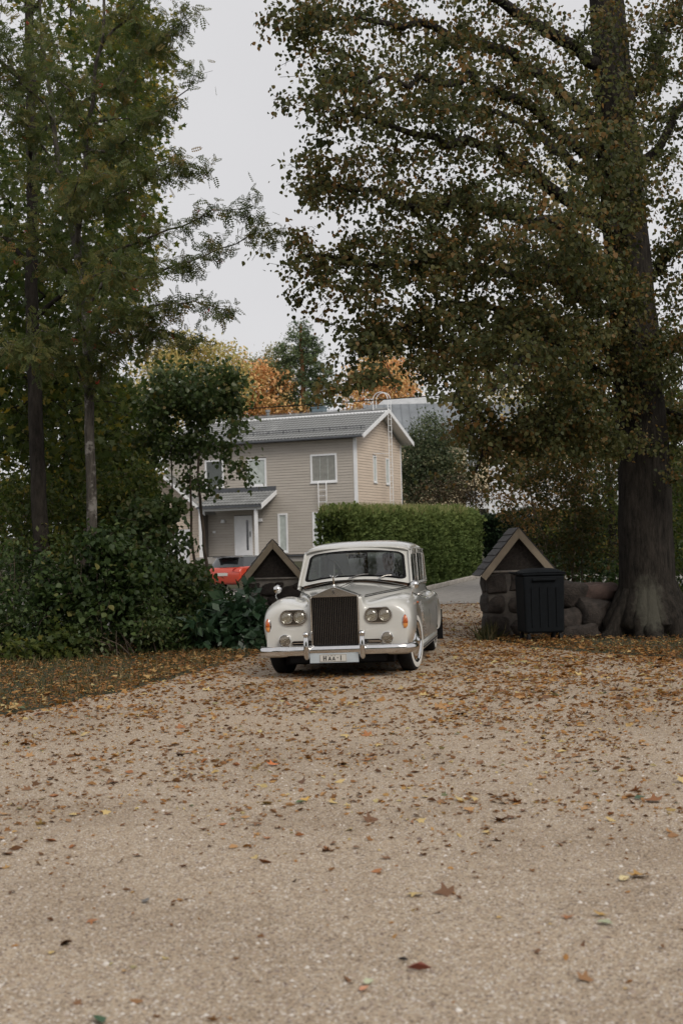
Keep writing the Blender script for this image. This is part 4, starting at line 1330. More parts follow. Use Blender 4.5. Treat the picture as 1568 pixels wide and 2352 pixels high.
# rear window opening: the roof shell is cut there
ro = [ob for ob in CAR.children if ob.name.startswith('roof')][0]
bm = bmesh.new(); bm.from_mesh(ro.data)
bmesh.ops.delete(bm, geom=[f for f in bm.faces if 4.75 < f.calc_center_median().y < 5.28 and abs(f.calc_center_median().x) < .46 and f.calc_center_median().z > 1.22], context='FACES')
bm.to_mesh(ro.data); bm.free()
so = ro.modifiers.new('s', 'SOLIDIFY'); so.thickness = .02; so.offset = -1
mb = MB(); mb.grid([[(x, y + .0, f_rt(y) - .012 - .10 * (x / .7) ** 2) for x in np.linspace(-.5, .5, 9)] for y in np.linspace(4.7, 5.32, 9)]); mb.build('rear_window', M['carglass'], CAR, smooth=True, fix=False)


# ---- driver
def skin_figure(name, joints, edges, radii, mat, parent, level=2):
    me = bpy.data.meshes.new(name); me.from_pydata([tuple(j) for j in joints], edges, [])
    o = bpy.data.objects.new(name, me); COL.objects.link(o)
    md = o.modifiers.new('k', 'SKIN'); md.use_smooth_shade = True
    for v, r in zip(me.skin_vertices[0].data, radii): v.radius = (r, r) if not hasattr(r, '__len__') else r
    me.skin_vertices[0].data[0].use_root = True
    sb = o.modifiers.new('s', 'SUBSURF'); sb.levels = level; sb.render_levels = level
    m2 = evaluated(o, name); drop(o)
    m2.materials.clear(); m2.materials.append(mat)
    return mobj(name, m2, parent)


drv = empty('person', (0, 0, 0), (0, 0, 0), 'driver in dark clothes behind the windscreen with both hands on the steering wheel', 'person')
drv.matrix_world = CAR.matrix_world
drv.location = Vector((-.105, 18.1, 0)); drv.rotation_euler = CAR.rotation_euler
J = [(.38, 3.02, .80), (.38, 3.03, .98), (.38, 3.02, 1.16), (.38, 3.0, 1.27), (.38, 2.985, 1.33),
     (.53, 3.0, 1.22), (.60, 2.86, 1.06), (.52, 2.62, 1.11), (.23, 3.0, 1.22), (.16, 2.86, 1.06), (.24, 2.62, 1.11),
     (.47, 2.85, .78), (.50, 2.50, .82), (.50, 2.42, .55), (.29, 2.85, .78), (.26, 2.50, .82), (.26, 2.42, .55)]
E_ = [(0, 1), (1, 2), (2, 3), (3, 4), (2, 5), (5, 6), (6, 7), (2, 8), (8, 9), (9, 10), (0, 11), (11, 12), (12, 13), (0, 14), (14, 15), (15, 16)]
Rr = [(.17, .12), (.15, .11), (.17, .11), (.06, .06), (.055, .055), .07, .05, .035, .07, .05, .035, .09, .07, .05, .09, .07, .05]
skin_figure('suit', J, E_, Rr, M['suit'], drv)
head = blob(5, .075, .095, .115, 3, .02)
head.materials.append(M['skin']); hd_ = mobj('head', head, drv, (.38, 2.965, 1.425))
mb = MB(); mb.tube([(0, -.09, .01), (0, -.118, -.02), (0, -.09, -.03)], [.008, .015, .01], 8); mb.build('nose', M['skin'], hd_, smooth=True)
hr = blob(6, .085, .10, .085, 3, .05); hr.materials.append(M['hair']); mobj('hair', hr, hd_, (0, .03, .06))
for sx in (-1, 1):
    mb = MB(); mb.lathe([(0, -.008), (.008, -.004), (.01, 0), (.008, .004), (0, .008)], TR(sx * .03, -.085, .012), 8); mb.build('eye', M['ink'], hd_, smooth=True)
    hnd = empty('hand', (.38 + sx * .17, 2.575, 1.13)); hnd.parent = drv
    mb = MB(); mb.tube([(0, .05, -.01), (0, .02, 0), (0, -.015, .008)], [.026, .036, .034], 10, flat=.6); mb.build('palm', M['skin'], hnd, smooth=True)
    for k in range(4):
        mb = MB(); x_ = (k - 1.5) * .017; mb.tube([(x_, -.01, .012), (x_, -.04, .018), (x_, -.058, .002), (x_, -.05, -.018)], [.0095, .009, .008, .006], 8); mb.build('finger', M['skin'], hnd, smooth=True)
    mb = MB(); mb.tube([(-sx * .028, .02, 0), (-sx * .05, -.01, .0), (-sx * .045, -.035, .0)], [.012, .010, .008], 8); mb.build('thumb', M['skin'], hnd, smooth=True)

# ------------------------------------------------------------------ red hatchback in the yard
rc = at(512, 1290, 57)
RED = empty('hatchback', (rc.x, 57, .15), (0, 0, radians(-33)), 'red hatchback with black roof parked in front of the grey brown house', 'car')
# local: y forward, rear at y=0
def redcar():
    W = .86
    prof_low = [(0.0, .42), (.02, .30), (.4, .22), (3.7, .22), (4.0, .30), (4.08, .55), (3.98, .72), (3.1, .93), (2.9, .97), (.35, 1.0), (.08, .98), (-.04, .80), (-.05, .6)]
    bm_rows = []
    for x, ins in ((-1, .10), (-.97, .03), (-.85, 0), (-.4, -.01), (0, -.015), (.4, -.01), (.85, 0), (.97, .03), (1, .10)):
        cx, cz = 2.0, .6
        bm_rows.append([(x * W, cx + (y - cx) * (1 - ins * .5), cz + (z - cz) * (1 - ins)) for y, z in prof_low])
    mb = MB(); mb.grid([r + [r[0]] for r in bm_rows]); mb.add(bm_rows[0], [tuple(range(len(prof_low)))]); mb.add(bm_rows[-1], [tuple(range(len(prof_low)))])
    return mb
o = subdivided(redcar(), 'body', M['redpaint'], 2); cu_ = []
for yy in (.75, 3.30):
    mbc = MB(); mbc.lathe([(0, 0), (.35, 0), (.35, 2.2), (0, 2.2)], TR(-1.1, yy, .33) @ Matrix.Rotation(pi / 2, 4, 'Y'), 28); c = mbc.build('cut', M['black']); cu_.append(c)
    md = o.modifiers.new('b', 'BOOLEAN'); md.object = c; md.operation = 'DIFFERENCE'
me = evaluated(o, 'body'); drop(o); [drop(c) for c in cu_]
me.polygons.foreach_set('use_smooth', [True] * len(me.polygons)); me.set_sharp_from_angle(angle=radians(40)); me.materials.clear(); me.materials.append(M['redpaint'])
mobj('body', me, RED)
def gh_rows(x_in, dz=0):
    out = []
    for f, zz in ((0, .95), (.25, 1.06), (.5, 1.17), (.75, 1.28), (.92, 1.36)):
        xx = .80 - .16 * f ** 1.3
        y0 = .12 + .30 * f; y1 = 3.02 - .95 * f
        out.append([(-xx, y0 + .08, zz), (-xx * .8, y0 - .02, zz), (0, y0 - .06, zz), (xx * .8, y0 - .02, zz), (xx, y0 + .08, zz), (xx, (y0 + y1) / 2, zz), (xx, y1 - .12, zz), (xx * .8, y1 - .02, zz), (0, y1 + .05, zz), (-xx * .8, y1 - .02, zz), (-xx, y1 - .12, zz), (-xx, (y0 + y1) / 2, zz)])
    return out
rws = gh_rows(0)
mb = MB(); mb.grid([r + [r[0]] for r in rws]); mb.build('glasshouse', M['darkglass'], RED, smooth=True, sharp=30)
top = rws[-1]
P_ = []
for f in np.linspace(0, 1, 9):
    y0, y1 = .36, 2.16
    yy = lerp(y0, y1, f)
    P_.append([(x_ * .665, yy + (.06 * (abs(x_) ** 2) * (1 if f < .2 else -1 if f > .8 else 0)), 1.355 + .07 * (1 - x_ ** 4) * (1 - (2 * f - 1) ** 4 * .8)) for x_ in np.linspace(-1, 1, 9)])
mb = MB(); mb.grid(P_); mb.build('roof', M['blackpaint'], RED, smooth=True)
for s in (-1, 1):
    for y0, y1, z1 in ((.28, .52, 1.35), (1.32, 1.40, 1.36), (2.95, 2.15, 1.36)):
        mb = MB(); mb.tube([(s * .805, y0, .96), (s * .73, lerp(y0, y1, .6), 1.18), (s * .665, y1, z1)], [.035, .028, .02], 6); mb.build('pillar', M['blackpaint'], RED, smooth=True)
    mb = MB(); mb.add([(s * .84, -.02, .74), (s * .84, .30, .86), (s * .82, .26, .98), (s * .55, -.045, .90), (s * .5, -.06, .80), (s * .86, .05, .76)], [(0, 1, 2, 3, 4)]); mb.build('tail_light', M['redlens'], RED)
    for yy in (.75, 3.30):
        w = empty('wheel', (s * .80, yy, .32)); w.parent = RED
        MM = Matrix.Rotation(s * pi / 2, 4, 'Y')
        mb = MB(); mb.lathe([(.2, -.2), (.31, -.19), (.32, -.1), (.31, 0), (.22, .01)], MM, 24); mb.build('tyre', M['tyre'], w, smooth=True)
        mb = MB(); mb.lathe([(.22, 0), (.2, -.02), (.1, .0), (.001, .01)], MM, 24); mb.build('rim', M['chromedark'], w, smooth=True)
mb = MB(); mb.box((-.55, .05, 1.34), (.55, .34, 1.375)); mb.build('spoiler', M['blackpaint'], RED, bevel=.01)
mb = MB(); mb.box((-.27, -.075, .62), (.27, -.06, .74)); mb.build('rear_plate', M['plate'], RED)

# ------------------------------------------------------------------ vegetation engine
def unit(a):
    return a / np.maximum(1e-9, np.linalg.norm(a, axis=-1, keepdims=True))


def tmpl(pts, faces):
    return np.array(pts, float), faces


# leaf outlines: x across, y along, z out of the leaf; unit length
LEAF_HEART = tmpl([(0, 0, 0), (-.42, .22, .06), (-.40, .55, .05), (0, 1, -.06), (.40, .55, .05), (.42, .22, .06), (0, .42, -.04)], [(0, 6, 2, 1), (6, 3, 2), (0, 5, 4, 6), (6, 4, 3)])
LEAF_OVAL = tmpl([(0, 0, 0), (-.28, .45, .05), (0, 1, -.04), (.28, .45, .05)], [(0, 3, 2, 1)])
LEAF_MAPLE = tmpl([(0, .1, 0), (-.38, .05, .03), (-.24, .32, 0), (-.58, .55, .05), (-.22, .6, 0), (0, 1, -.05), (.22, .6, 0), (.58, .55, .05), (.24, .32, 0), (.38, .05, .03)],
                  [(0, 2, 1), (0, 4, 3, 2), (0, 6, 5, 4), (0, 8, 7, 6), (0, 9, 8)])
_p = []; _f = []
for _k in range(5):
    for _s in (-1, 1):
        _n = len(_p); _y = .12 + _k * .18; _l = .30 - abs(_k - 1.8) * .03
        _p += [(0, _y, 0), (_s * _l * .5, _y - .045, .02), (_s * _l, _y + .09, -.03), (_s * _l * .5, _y + .12, .02)]
        _f.append((_n, _n + 1, _n + 2, _n + 3))
_n = len(_p); _p += [(0, .84, 0), (-.06, .95, .02), (0, 1.15, 0), (.06, .95, .02)]; _f.append((_n, _n + 3, _n + 2, _n + 1))
LEAF_PINNATE = tmpl(_p, _f)
SPRAY = tmpl([(0, 0, 0), (-.3, .35, .1), (-.12, .5, 0), (-.25, .8, .08), (0, 1, 0), (.25, .8, -.08), (.12, .5, 0), (.3, .35, -.1)], [(0, 2, 1), (0, 6, 4, 2), (2, 4, 3), (6, 5, 4), (0, 7, 6)])
TUFT = tmpl([(0, 0, 0), (-.12, .5, .1), (-.5, .8, .2), (0, .6, 0), (-.1, 1, -.1), (.1, .62, 0), (.5, .85, -.2), (.15, .45, 0), (.4, .4, .35), (-.4, .35, -.3)], [(0, 7, 3, 1), (1, 3, 2), (3, 5, 4), (5, 7, 6), (0, 8, 7), (0, 1, 9)])
BLADE = tmpl([(-.04, 0, 0), (.04, 0, 0), (.025, .55, .06), (-.025, .55, .06), (0, 1, .25)], [(0, 1, 2, 3), (3, 2, 4)])


def leaf_obj(name, P, D, N, S, T_, mat, tint, parent=None):
    """One mesh of many leaves: base P, direction D, facing N, size S."""
    tv, tf = T_
    n = len(P)
    D = unit(D); side = unit(np.cross(D, N)); N2 = np.cross(side, D)
    S = np.broadcast_to(np.asarray(S, float), (n,))
    V = P[:, None, :] + S[:, None, None] * (tv[None, :, 0:1] * side[:, None, :] + tv[None, :, 1:2] * D[:, None, :] + tv[None, :, 2:3] * N2[:, None, :])
    k = len(tv)
    V = V.reshape(-1, 3)
    loops = np.array([i for f in tf for i in f]); starts = np.cumsum([0] + [len(f) for f in tf])[:-1]; tot = np.array([len(f) for f in tf])
    nl = len(loops); nf = len(tf)
    L = (loops[None, :] + (np.arange(n) * k)[:, None]).ravel()
    LS = (starts[None, :] + (np.arange(n) * nl)[:, None]).ravel()
    me = bpy.data.meshes.new(name)
    me.vertices.add(n * k); me.vertices.foreach_set('co', V.ravel().astype(np.float32))
    me.loops.add(n * nl); me.loops.foreach_set('vertex_index', L.astype(np.int32))
    me.polygons.add(n * nf); me.polygons.foreach_set('loop_start', LS.astype(np.int32))
    try: me.polygons.foreach_set('loop_total', np.tile(tot, n).astype(np.int32))
    except Exception: pass
    a = me.attributes.new('tint', 'FLOAT', 'FACE'); a.data.foreach_set('value', np.repeat(tint, nf).astype(np.float32))
    me.materials.append(mat)
    me.update(calc_edges=True)
    return mobj(name, me, parent)


class Tree:
    """Branches grown towards target points from hand laid limbs."""
    def __init__(s, seed):
        s.rng = np.random.default_rng(seed); s.pos = []; s.par = []; s.rad = []; s.chains = []; s.tips = []

    def limb(s, pts, r0, r1, attach=None, jit=.02, step=.35):
        """Polyline with radii r0..r1; attach = index of the node it leaves from."""
        pts = [np.array(p, float) for p in pts]
        d = [0]
        for a, b in zip(pts[:-1], pts[1:]): d.append(d[-1] + np.linalg.norm(b - a))
        n = max(2, int(d[-1] / step))
        ch = [] if attach is None else [attach]
        ks = np.linspace(0, d[-1], n + 1)
        for i, q in enumerate(ks):
            if attach is not None and i == 0: continue
            # smooth interpolation through the points
            p = np.array([np.interp(q, d, [x[c] for x in pts]) for c in range(3)])
            p = p + s.rng.normal(0, jit, 3)
            s.pos.append(p); s.par.append(ch[-1] if ch else -1); s.rad.append(r0 + (r1 - r0) * (q / d[-1]))
            ch.append(len(s.pos) - 1)
        s.chains.append(ch)
        return ch

    def nearest(s, p):
        A = np.array(s.pos); return int(np.argmin(((A - np.array(p)) ** 2).sum(1)))

    def grow(s, targets, r_tip=.004, sag=0.0, step=.3, maxlen=None, bias=.0):
        A = np.array(s.pos); c = A.mean(0)
        t = np.array(targets)
        d0 = np.array([((A - q) ** 2).sum(1).min() for q in t])
        for i in np.argsort(d0):
            q = t[i]
            A = np.array(s.pos) if i % 1 == 0 else A
            dist = np.sqrt(((A - q) ** 2).sum(1)) - bias * A[:, 2] * 0
            j = int(np.argmin(dist)); L = dist[j]
            if maxlen and L > maxlen: continue
            n = max(2, int(L / step))
            a = A[j]; ch = [j]
            bend = s.rng.normal(0, .12 * L, 3); bend[2] += sag * L
            for k in range(1, n + 1):
                f = k / n
                p = a + (q - a) * f + bend * (4 * f * (1 - f)) * .5 + s.rng.normal(0, .012, 3)
                s.pos.append(p); s.par.append(ch[-1]); s.rad.append(0); ch.append(len(s.pos) - 1)
            s.chains.append(ch); s.tips.append(ch[-1])
            if len(s.pos) - len(A) > 0: A = None

    def radii(s, tip=.004, expo=2.4):
        n = len(s.pos); acc = np.zeros(n)
        isleaf = np.ones(n, bool)
        for i, p in enumerate(s.par):
            if p >= 0: isleaf[p] = False
        for i in range(n - 1, -1, -1):
            if isleaf[i]: acc[i] = max(acc[i], tip ** expo)
            if s.par[i] >= 0: acc[s.par[i]] += acc[i]
        r = acc ** (1 / expo)
        s.R = np.maximum(np.array(s.rad), np.minimum(r, .06))

    def branches(s, name, mat, parent, thick=9, mid=5, flare=None):
        mb = MB()
        for ch in s.chains:
            pts = [Vector(s.pos[i]) for i in ch]
            rr = [s.R[i] for i in ch]
            if len(ch) > 1: rr[0] = min(rr[0], rr[1] * 1.25)
            big = max(rr)
            mb.tube(pts, rr, thick if big > .05 else mid if big > .012 else 3, caps=big > .05)
        return mb.build(name, mat, parent, smooth=True, fix=False, sharp=80)

    def foliage(s, name, per, T_, size, mat, parent, spread=.25, droop=.4, backlen=4, up=.6, clump=.5, ang=0.5, sv=.35, only=None):
        rng = s.rng
        tips = s.tips
        P = []; D = []; C = []
        for t in tips:
            cv = rng.random()
            nodes = [t]
            while len(nodes) < backlen and s.par[nodes[-1]] >= 0: nodes.append(s.par[nodes[-1]])
            k = rng.poisson(per)
            for _ in range(k):
                i = rng.random() * (len(nodes) - 1); a = s.pos[nodes[int(i)]]; b = s.pos[nodes[min(int(i) + 1, len(nodes) - 1)]]
                p = a + (b - a) * (i - int(i))
                ax = (a - b); ax = ax / max(1e-6, np.linalg.norm(ax))
                P.append(p + rng.normal(0, spread, 3) * np.array([1, 1, .8])); D.append(ax); C.append(cv)
        P = np.array(P); D = np.array(D); C = np.array(C)
        n = len(P)
        D = unit(D * ang + rng.normal(0, .6, (n, 3)) + np.array([0, 0, -droop]))
        N = unit(rng.normal(0, .55, (n, 3)) + np.array([0, 0, up]))
        tint = np.clip(clump * C + (1 - clump) * rng.random(n), 0, 1)
        S = size * (1 + sv * rng.uniform(-1, 1, n))
        return tag(leaf_obj(name, P, D, N, S, T_, mat, tint, parent), kind='stuff')


def ell_targets(rng, ells, n, shell=.55):
    """Points in a union of ellipsoids (cx,cy,cz,rx,ry,rz), biased to the outside."""
    w = np.array([e[3] * e[4] * e[5] for e in ells]) ** .75; w = w / w.sum()
    out = []
    idx = rng.choice(len(ells), n, p=w)
    for i in idx:
        e = ells[i]; v = rng.normal(0, 1, 3); v /= np.linalg.norm(v)
        r = rng.random() ** (1 / 3.0); r = shell * (1 - (1 - r) * .6) + (1 - shell) * r
        out.append((e[0] + v[0] * r * e[3], e[1] + v[1] * r * e[4], e[2] + v[2] * r * e[5]))
    return out


V3 = lambda v: (v.x, v.y, v.z)

# leaf colours (albedo)
LM = {}
LM['linden'] = leafmat('linden_leaf', [(0, (.035, .045, .017)), (.4, (.065, .074, .027)), (.65, (.11, .105, .038)), (.82, (.17, .105, .04)), (1, (.24, .13, .045))], .55, .42, .25)
LM['rowan'] = leafmat('rowan_leaf', [(0, (.046, .070, .024)), (.5, (.095, .118, .040)), (.82, (.165, .15, .052)), (1, (.28, .15, .05))], .55, .42, .25)
LM['maple'] = leafmat('maple_leaf', [(0, (.035, .055, .017)), (.5, (.065, .090, .024)), (.8, (.13, .14, .035)), (1, (.32, .23, .05))], .5, .45, .25)
LM['maple_yellow'] = leafmat('yellow_maple_leaf', [(0, (.22, .24, .09)), (.4, (.38, .34, .13)), (.75, (.54, .42, .16)), (1, (.60, .40, .15))], .6, .25)
LM['orange'] = leafmat('orange_leaf', [(0, (.44, .36, .17)), (.45, (.62, .42, .18)), (.8, (.68, .36, .16)), (1, (.60, .26, .13))], .6, .2)
LM['shrub'] = leafmat('shrub_leaf', [(0, (.016, .032, .012)), (.5, (.040, .066, .020)), (.85, (.085, .12, .038)), (1, (.18, .16, .055))], .5, .32, .25)
LM['lilac'] = leafmat('lilac_leaf', [(0, (.036, .062, .022)), (.5, (.070, .105, .035)), (.8, (.12, .145, .055)), (1, (.21, .16, .065))], .4, .38, .4)
LM['bigleaf'] = leafmat('large_leaf', [(0, (.022, .048, .024)), (.6, (.040, .080, .040)), (1, (.08, .13, .065))], .35, .2, .5)
LM['hedge'] = leafmat('hedge_spray', [(0, (.034, .056, .018)), (.4, (.088, .125, .038)), (.8, (.16, .195, .062)), (1, (.25, .26, .095))], .7, .2, .15)
LM['hedge_painted_shade'] = leafmat('painted_shade_spray', [(0, (.010, .020, .010)), (.6, (.018, .034, .014)), (1, (.035, .05, .022))], .6, .15, .2)  # hedge foliage with the overhanging tree's shade painted into the colour
LM['shoot'] = leafmat('pale_shoot', [(0, (.14, .18, .06)), (.6, (.24, .25, .10)), (1, (.34, .29, .15))], .6, .3, .2)
LM['pine'] = leafmat('pine_needles', [(0, (.055, .085, .045)), (.5, (.10, .135, .065)), (1, (.16, .20, .09))], .6, .15, .2)
LM['birch'] = leafmat('birch_leaf', [(0, (.16, .17, .08)), (.6, (.24, .23, .11)), (1, (.38, .30, .13))], .6, .35)
LM['brownleaf'] = leafmat('brown_leaf', [(0, (.10, .07, .035)), (.5, (.20, .13, .05)), (1, (.33, .19, .07))], .6, .35)
LM['grass'] = leafmat('grass_blade', [(0, (.030, .036, .014)), (.5, (.060, .066, .026)), (.75, (.13, .11, .055)), (1, (.24, .18, .10))], .6, .2, .2)
LM['berry'] = simple('rowan_berry', (.30, .03, .015), .35)


# ---- hedge
def hedge(name, a, b, th, zfun, label, lm, n, seed, shoots=0, size=.10):
    """Clipped hedge from a to b (front face), th thick to the left of a->b."""
    a = Vector(a); b = Vector(b); L = (b - a).length; d = (b - a) / L; nrm = Vector((d.y, -d.x, 0))
    h = empty(name, (a.x, a.y, T(a.x, a.y)), (0, 0, 0), label, 'hedge')
    O_ = np.array([a.x, a.y, T(a.x, a.y)])
    rng = np.random.default_rng(seed)
    dn, nn = np.array(d), np.array(nrm)
    def base(t, s_): 
        p = a + d * t - nrm * s_; return T(p.x, p.y)
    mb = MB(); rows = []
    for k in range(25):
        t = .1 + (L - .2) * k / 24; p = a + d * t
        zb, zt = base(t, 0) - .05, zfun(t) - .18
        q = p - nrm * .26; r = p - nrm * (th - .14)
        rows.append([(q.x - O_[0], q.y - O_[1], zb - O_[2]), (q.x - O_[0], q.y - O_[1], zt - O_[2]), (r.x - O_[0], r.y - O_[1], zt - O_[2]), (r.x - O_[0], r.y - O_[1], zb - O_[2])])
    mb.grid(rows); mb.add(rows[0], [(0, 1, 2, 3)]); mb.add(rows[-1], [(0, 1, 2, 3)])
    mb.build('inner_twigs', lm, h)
    P = []; N = []
    areas = [L * 2.3, L * 2.3 * .25, L * th * .9, th * 2.3, th * 2.3]
    pr = np.array(areas) / sum(areas)
    face = rng.choice(5, n, p=pr)
    t = rng.random(n) * L; u = rng.random(n); s_ = rng.random(n) * th
    for f, tt, uu, ss in zip(face, t, u, s_):
        if f in (3, 4): tt = 0 if f == 3 else L
        if f in (0, 1): ss = 0 if f == 0 else th
        zb, zt = base(tt, ss), zfun(tt)
        z = zb + (zt - zb) * uu if f != 2 else zt
        w = .16 * nz(tt * 1.0 + f * 9, z * 1.0, 1.2, seed) + .12 * nz(tt, z, 3.2, seed) + rng.normal(0, .045)
        nv = (nrm, -nrm, Vector((0, 0, 1)), -d, d)[f]
        if f != 2 and zt - z < .15: w -= .10 * (1 - (zt - z) / .15)
        p = a + d * tt - nrm * ss + nv * w
        P.append((p.x - O_[0], p.y - O_[1], z - O_[2] + (w if f == 2 else 0))); N.append(tuple(nv))
    P = np.array(P); N = np.array(N)
    P = P - unit(N) * size * .35
    D = unit(N * .7 + rng.normal(0, .45, (n, 3)) + np.array([0, 0, .55])); Nf = unit(np.cross(D, rng.normal(0, 1, (n, 3))) + N * .4)
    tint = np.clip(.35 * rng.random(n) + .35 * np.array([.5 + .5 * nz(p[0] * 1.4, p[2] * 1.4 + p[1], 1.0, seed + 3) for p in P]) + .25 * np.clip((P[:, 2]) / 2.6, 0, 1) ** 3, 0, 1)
    tag(leaf_obj('foliage', P, D, Nf, size * rng.uniform(.7, 1.4, n), SPRAY, lm, tint, h), kind='stuff')
    if shoots:
        t = rng.random(shoots) * L; s_ = rng.random(shoots) * th
        P = np.array([[*(a + d * tt - nrm * ss)[:2], zfun(tt) - .05] for tt, ss in zip(t, s_)]) - O_
        keep = np.array([nz(q[0] * .8, q[1] * .8, 1, seed + 9) > -.25 for q in P])
        P = P[keep]; m_ = len(P)
        D = unit(rng.normal(0, .22, (m_, 3)) + np.array([0, 0, 1])); Nf = unit(rng.normal(0, 1, (m_, 3)))
        tag(leaf_obj('top_shoots', P, D, Nf, rng.uniform(.12, .42, m_), BLADE, LM['shoot'], rng.random(m_), h), kind='stuff')
        P2 = P + D * rng.uniform(.0, .16, (m_, 1))
        tag(leaf_obj('shoot_leaves', P2, unit(D + rng.normal(0, .5, (m_, 3))), Nf, .07, SPRAY, LM['shoot'], rng.random(m_) * .7, h), kind='stuff')
    return h


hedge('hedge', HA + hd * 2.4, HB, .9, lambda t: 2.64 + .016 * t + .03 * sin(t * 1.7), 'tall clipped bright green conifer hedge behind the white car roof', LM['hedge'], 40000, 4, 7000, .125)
hedge('hedge', (5.15, 51.9, 0), (12.0, 48.5, 0), 1.2, lambda t: 2.78 + .02 * sin(t * 2), 'hedge with shade painted into its green foliage under the low corrugated roof', LM['hedge_painted_shade'], 16000, 6, 0, .12)


# ---- trees
def bg_tree(name, label, cat, base, ells, lm, nt, per, size, seed, trunk=None, bark='bark_dark', T_=LEAF_OVAL, spread=.35, droop=.3, group=None, r0=.18, clump=.6):
    bx, by = base; bz = T(bx, by)
    root = empty(name, (bx, by, bz), (0, 0, 0), label, cat, group)
    O_ = np.array([bx, by, bz])
    t = Tree(seed)
    top = max(e[2] + e[5] * .6 for e in ells) - bz
    tp = [(0, 0, -.2), (.1, 0, top * .3), (0, .1, top * .6), (0, 0, top)] if trunk is None else trunk
    ch = t.limb(tp, r0, .03, step=.8)
    rng = np.random.default_rng(seed + 100)
    tg = np.array(ell_targets(rng, ells, nt)) - O_
    t.grow(tg, step=1.0); t.radii(.006)
    t.branches('trunk', M[bark], root)
    t.foliage('crown', per, T_, size, lm, root, spread=spread, droop=droop, backlen=3, clump=clump)
    return root


def E(u, v, Y, rx, ry, rz): p = at(u, v, Y); return (p.x, p.y, p.z, rx, ry, rz)


# beyond the houses (display pixel, depth -> place; sizes in metres)
bg_tree('maple_tree', 'yellow green maple behind the left end of the house roof', 'tree', (-10.5, 92), [E(440, 860, 92, 3.6, 3, 2.6), E(390, 900, 92, 3.5, 3, 3), E(500, 870, 93, 2.6, 2.6, 2.4), E(360, 980, 92, 3.5, 3, 3), E(450, 960, 92, 4, 3, 3), E(430, 805, 92, 1.6, 1.4, 1.3), E(470, 825, 92, 1.6, 1.4, 1.3), E(380, 830, 92, 1.8, 1.4, 1.4), E(520, 835, 93, 1.5, 1.4, 1.2)], LM['maple_yellow'], 420, 34, .26, 21, r0=.3)
bg_tree('maple_tree', 'orange red maple between the yellow green maple and the pine', 'tree', (-6.0, 100), [E(560, 870, 100, 1.8, 2, 2.0), E(590, 905, 100, 2.6, 2.5, 2.6), E(640, 900, 101, 1.6, 2, 1.8), E(600, 960, 100, 3.5, 3, 2.2), E(545, 935, 100, 2, 2, 2)], LM['orange'], 320, 30, .26, 22, r0=.25)
bg_tree('birch_tree', 'pale birch with thin drooping crown just left of the pine', 'tree', (-4.6, 112), [E(596, 845, 112, 1.2, 1.2, 1.2), E(640, 825, 112, 2.0, 1.6, 1.2), E(632, 870, 112, 2.2, 2, 2.0), E(600, 900, 112, 2, 2, 2.2)], LM['birch'], 170, 20, .22, 23, r0=.2, droop=1.2, bark='bark_pale')
bg_tree('maple_tree', 'orange yellow tree behind the roof ladder and second house', 'tree', (3.4, 122), [E(870, 850, 122, 2.2, 2, 1.6), E(850, 880, 122, 3, 2.5, 2.2), E(905, 880, 122, 2.4, 2, 2), E(880, 920, 122, 3.6, 3, 2.2)], LM['orange'], 260, 30, .28, 24, r0=.25)
bg_tree('birch_tree', 'greyish green tree top behind the orange tree at the roof ladder', 'tree', (5.4, 128), [E(900, 825, 128, 2.8, 2, 1.4), E(935, 860, 128, 2.2, 2, 2), E(880, 850, 128, 2, 2, 2)], LM['birch'], 150, 20, .24, 25, r0=.2, bark='bark_pale')
# pine
pb = at(697, 945, 100)
pine = empty('pine_tree', (pb.x, 100, T(pb.x, 100)), (0, 0, 0), 'tall pine with orange trunk standing alone above the house roof', 'tree')
po = np.array([pb.x, 100, T(pb.x, 100)])
t = Tree(31); pz = (at(690, 745, 100).z - po[2])
t.limb([(0, 0, -.3), (.05, 0, pz * .5), (.0, 0, pz * .8), (-.1, 0, pz)], .40, .10, step=.7)
rng = np.random.default_rng(5)
el = [E(692, 770, 100, .9, .9, 1.0), E(688, 800, 100, 1.3, 1.1, .8), E(712, 790, 100, .8, 1, .9), E(665, 815, 100, 1.1, 1, .6), E(700, 835, 100, 1.4, 1.2, .7), E(725, 830, 100, .9, 1, .9), E(650, 850, 100, 1.0, 1, .5), E(735, 865, 100, 1.0, 1, .8), E(670, 870, 100, 1.2, 1.3, .6), E(655, 905, 100, 1.0, 1, .6), E(735, 905, 100, 1.0, 1.1, .9), E(715, 870, 100, 1, 1.2, .8), E(690, 900, 100, 1.3, 1.5, .9), E(670, 930, 100, 1.3, 1.3, .7), E(725, 930, 100, 1.2, 1.3, .7)]
t.grow(np.array(ell_targets(rng, el, 230)) - po, step=.6); t.radii(.006); t.branches('trunk', M['bark_pine'], pine, thick=10)
t.foliage('crown', 32, TUFT, .20, LM['pine'], pine, spread=.20, droop=-.4, backlen=2, clump=.7)

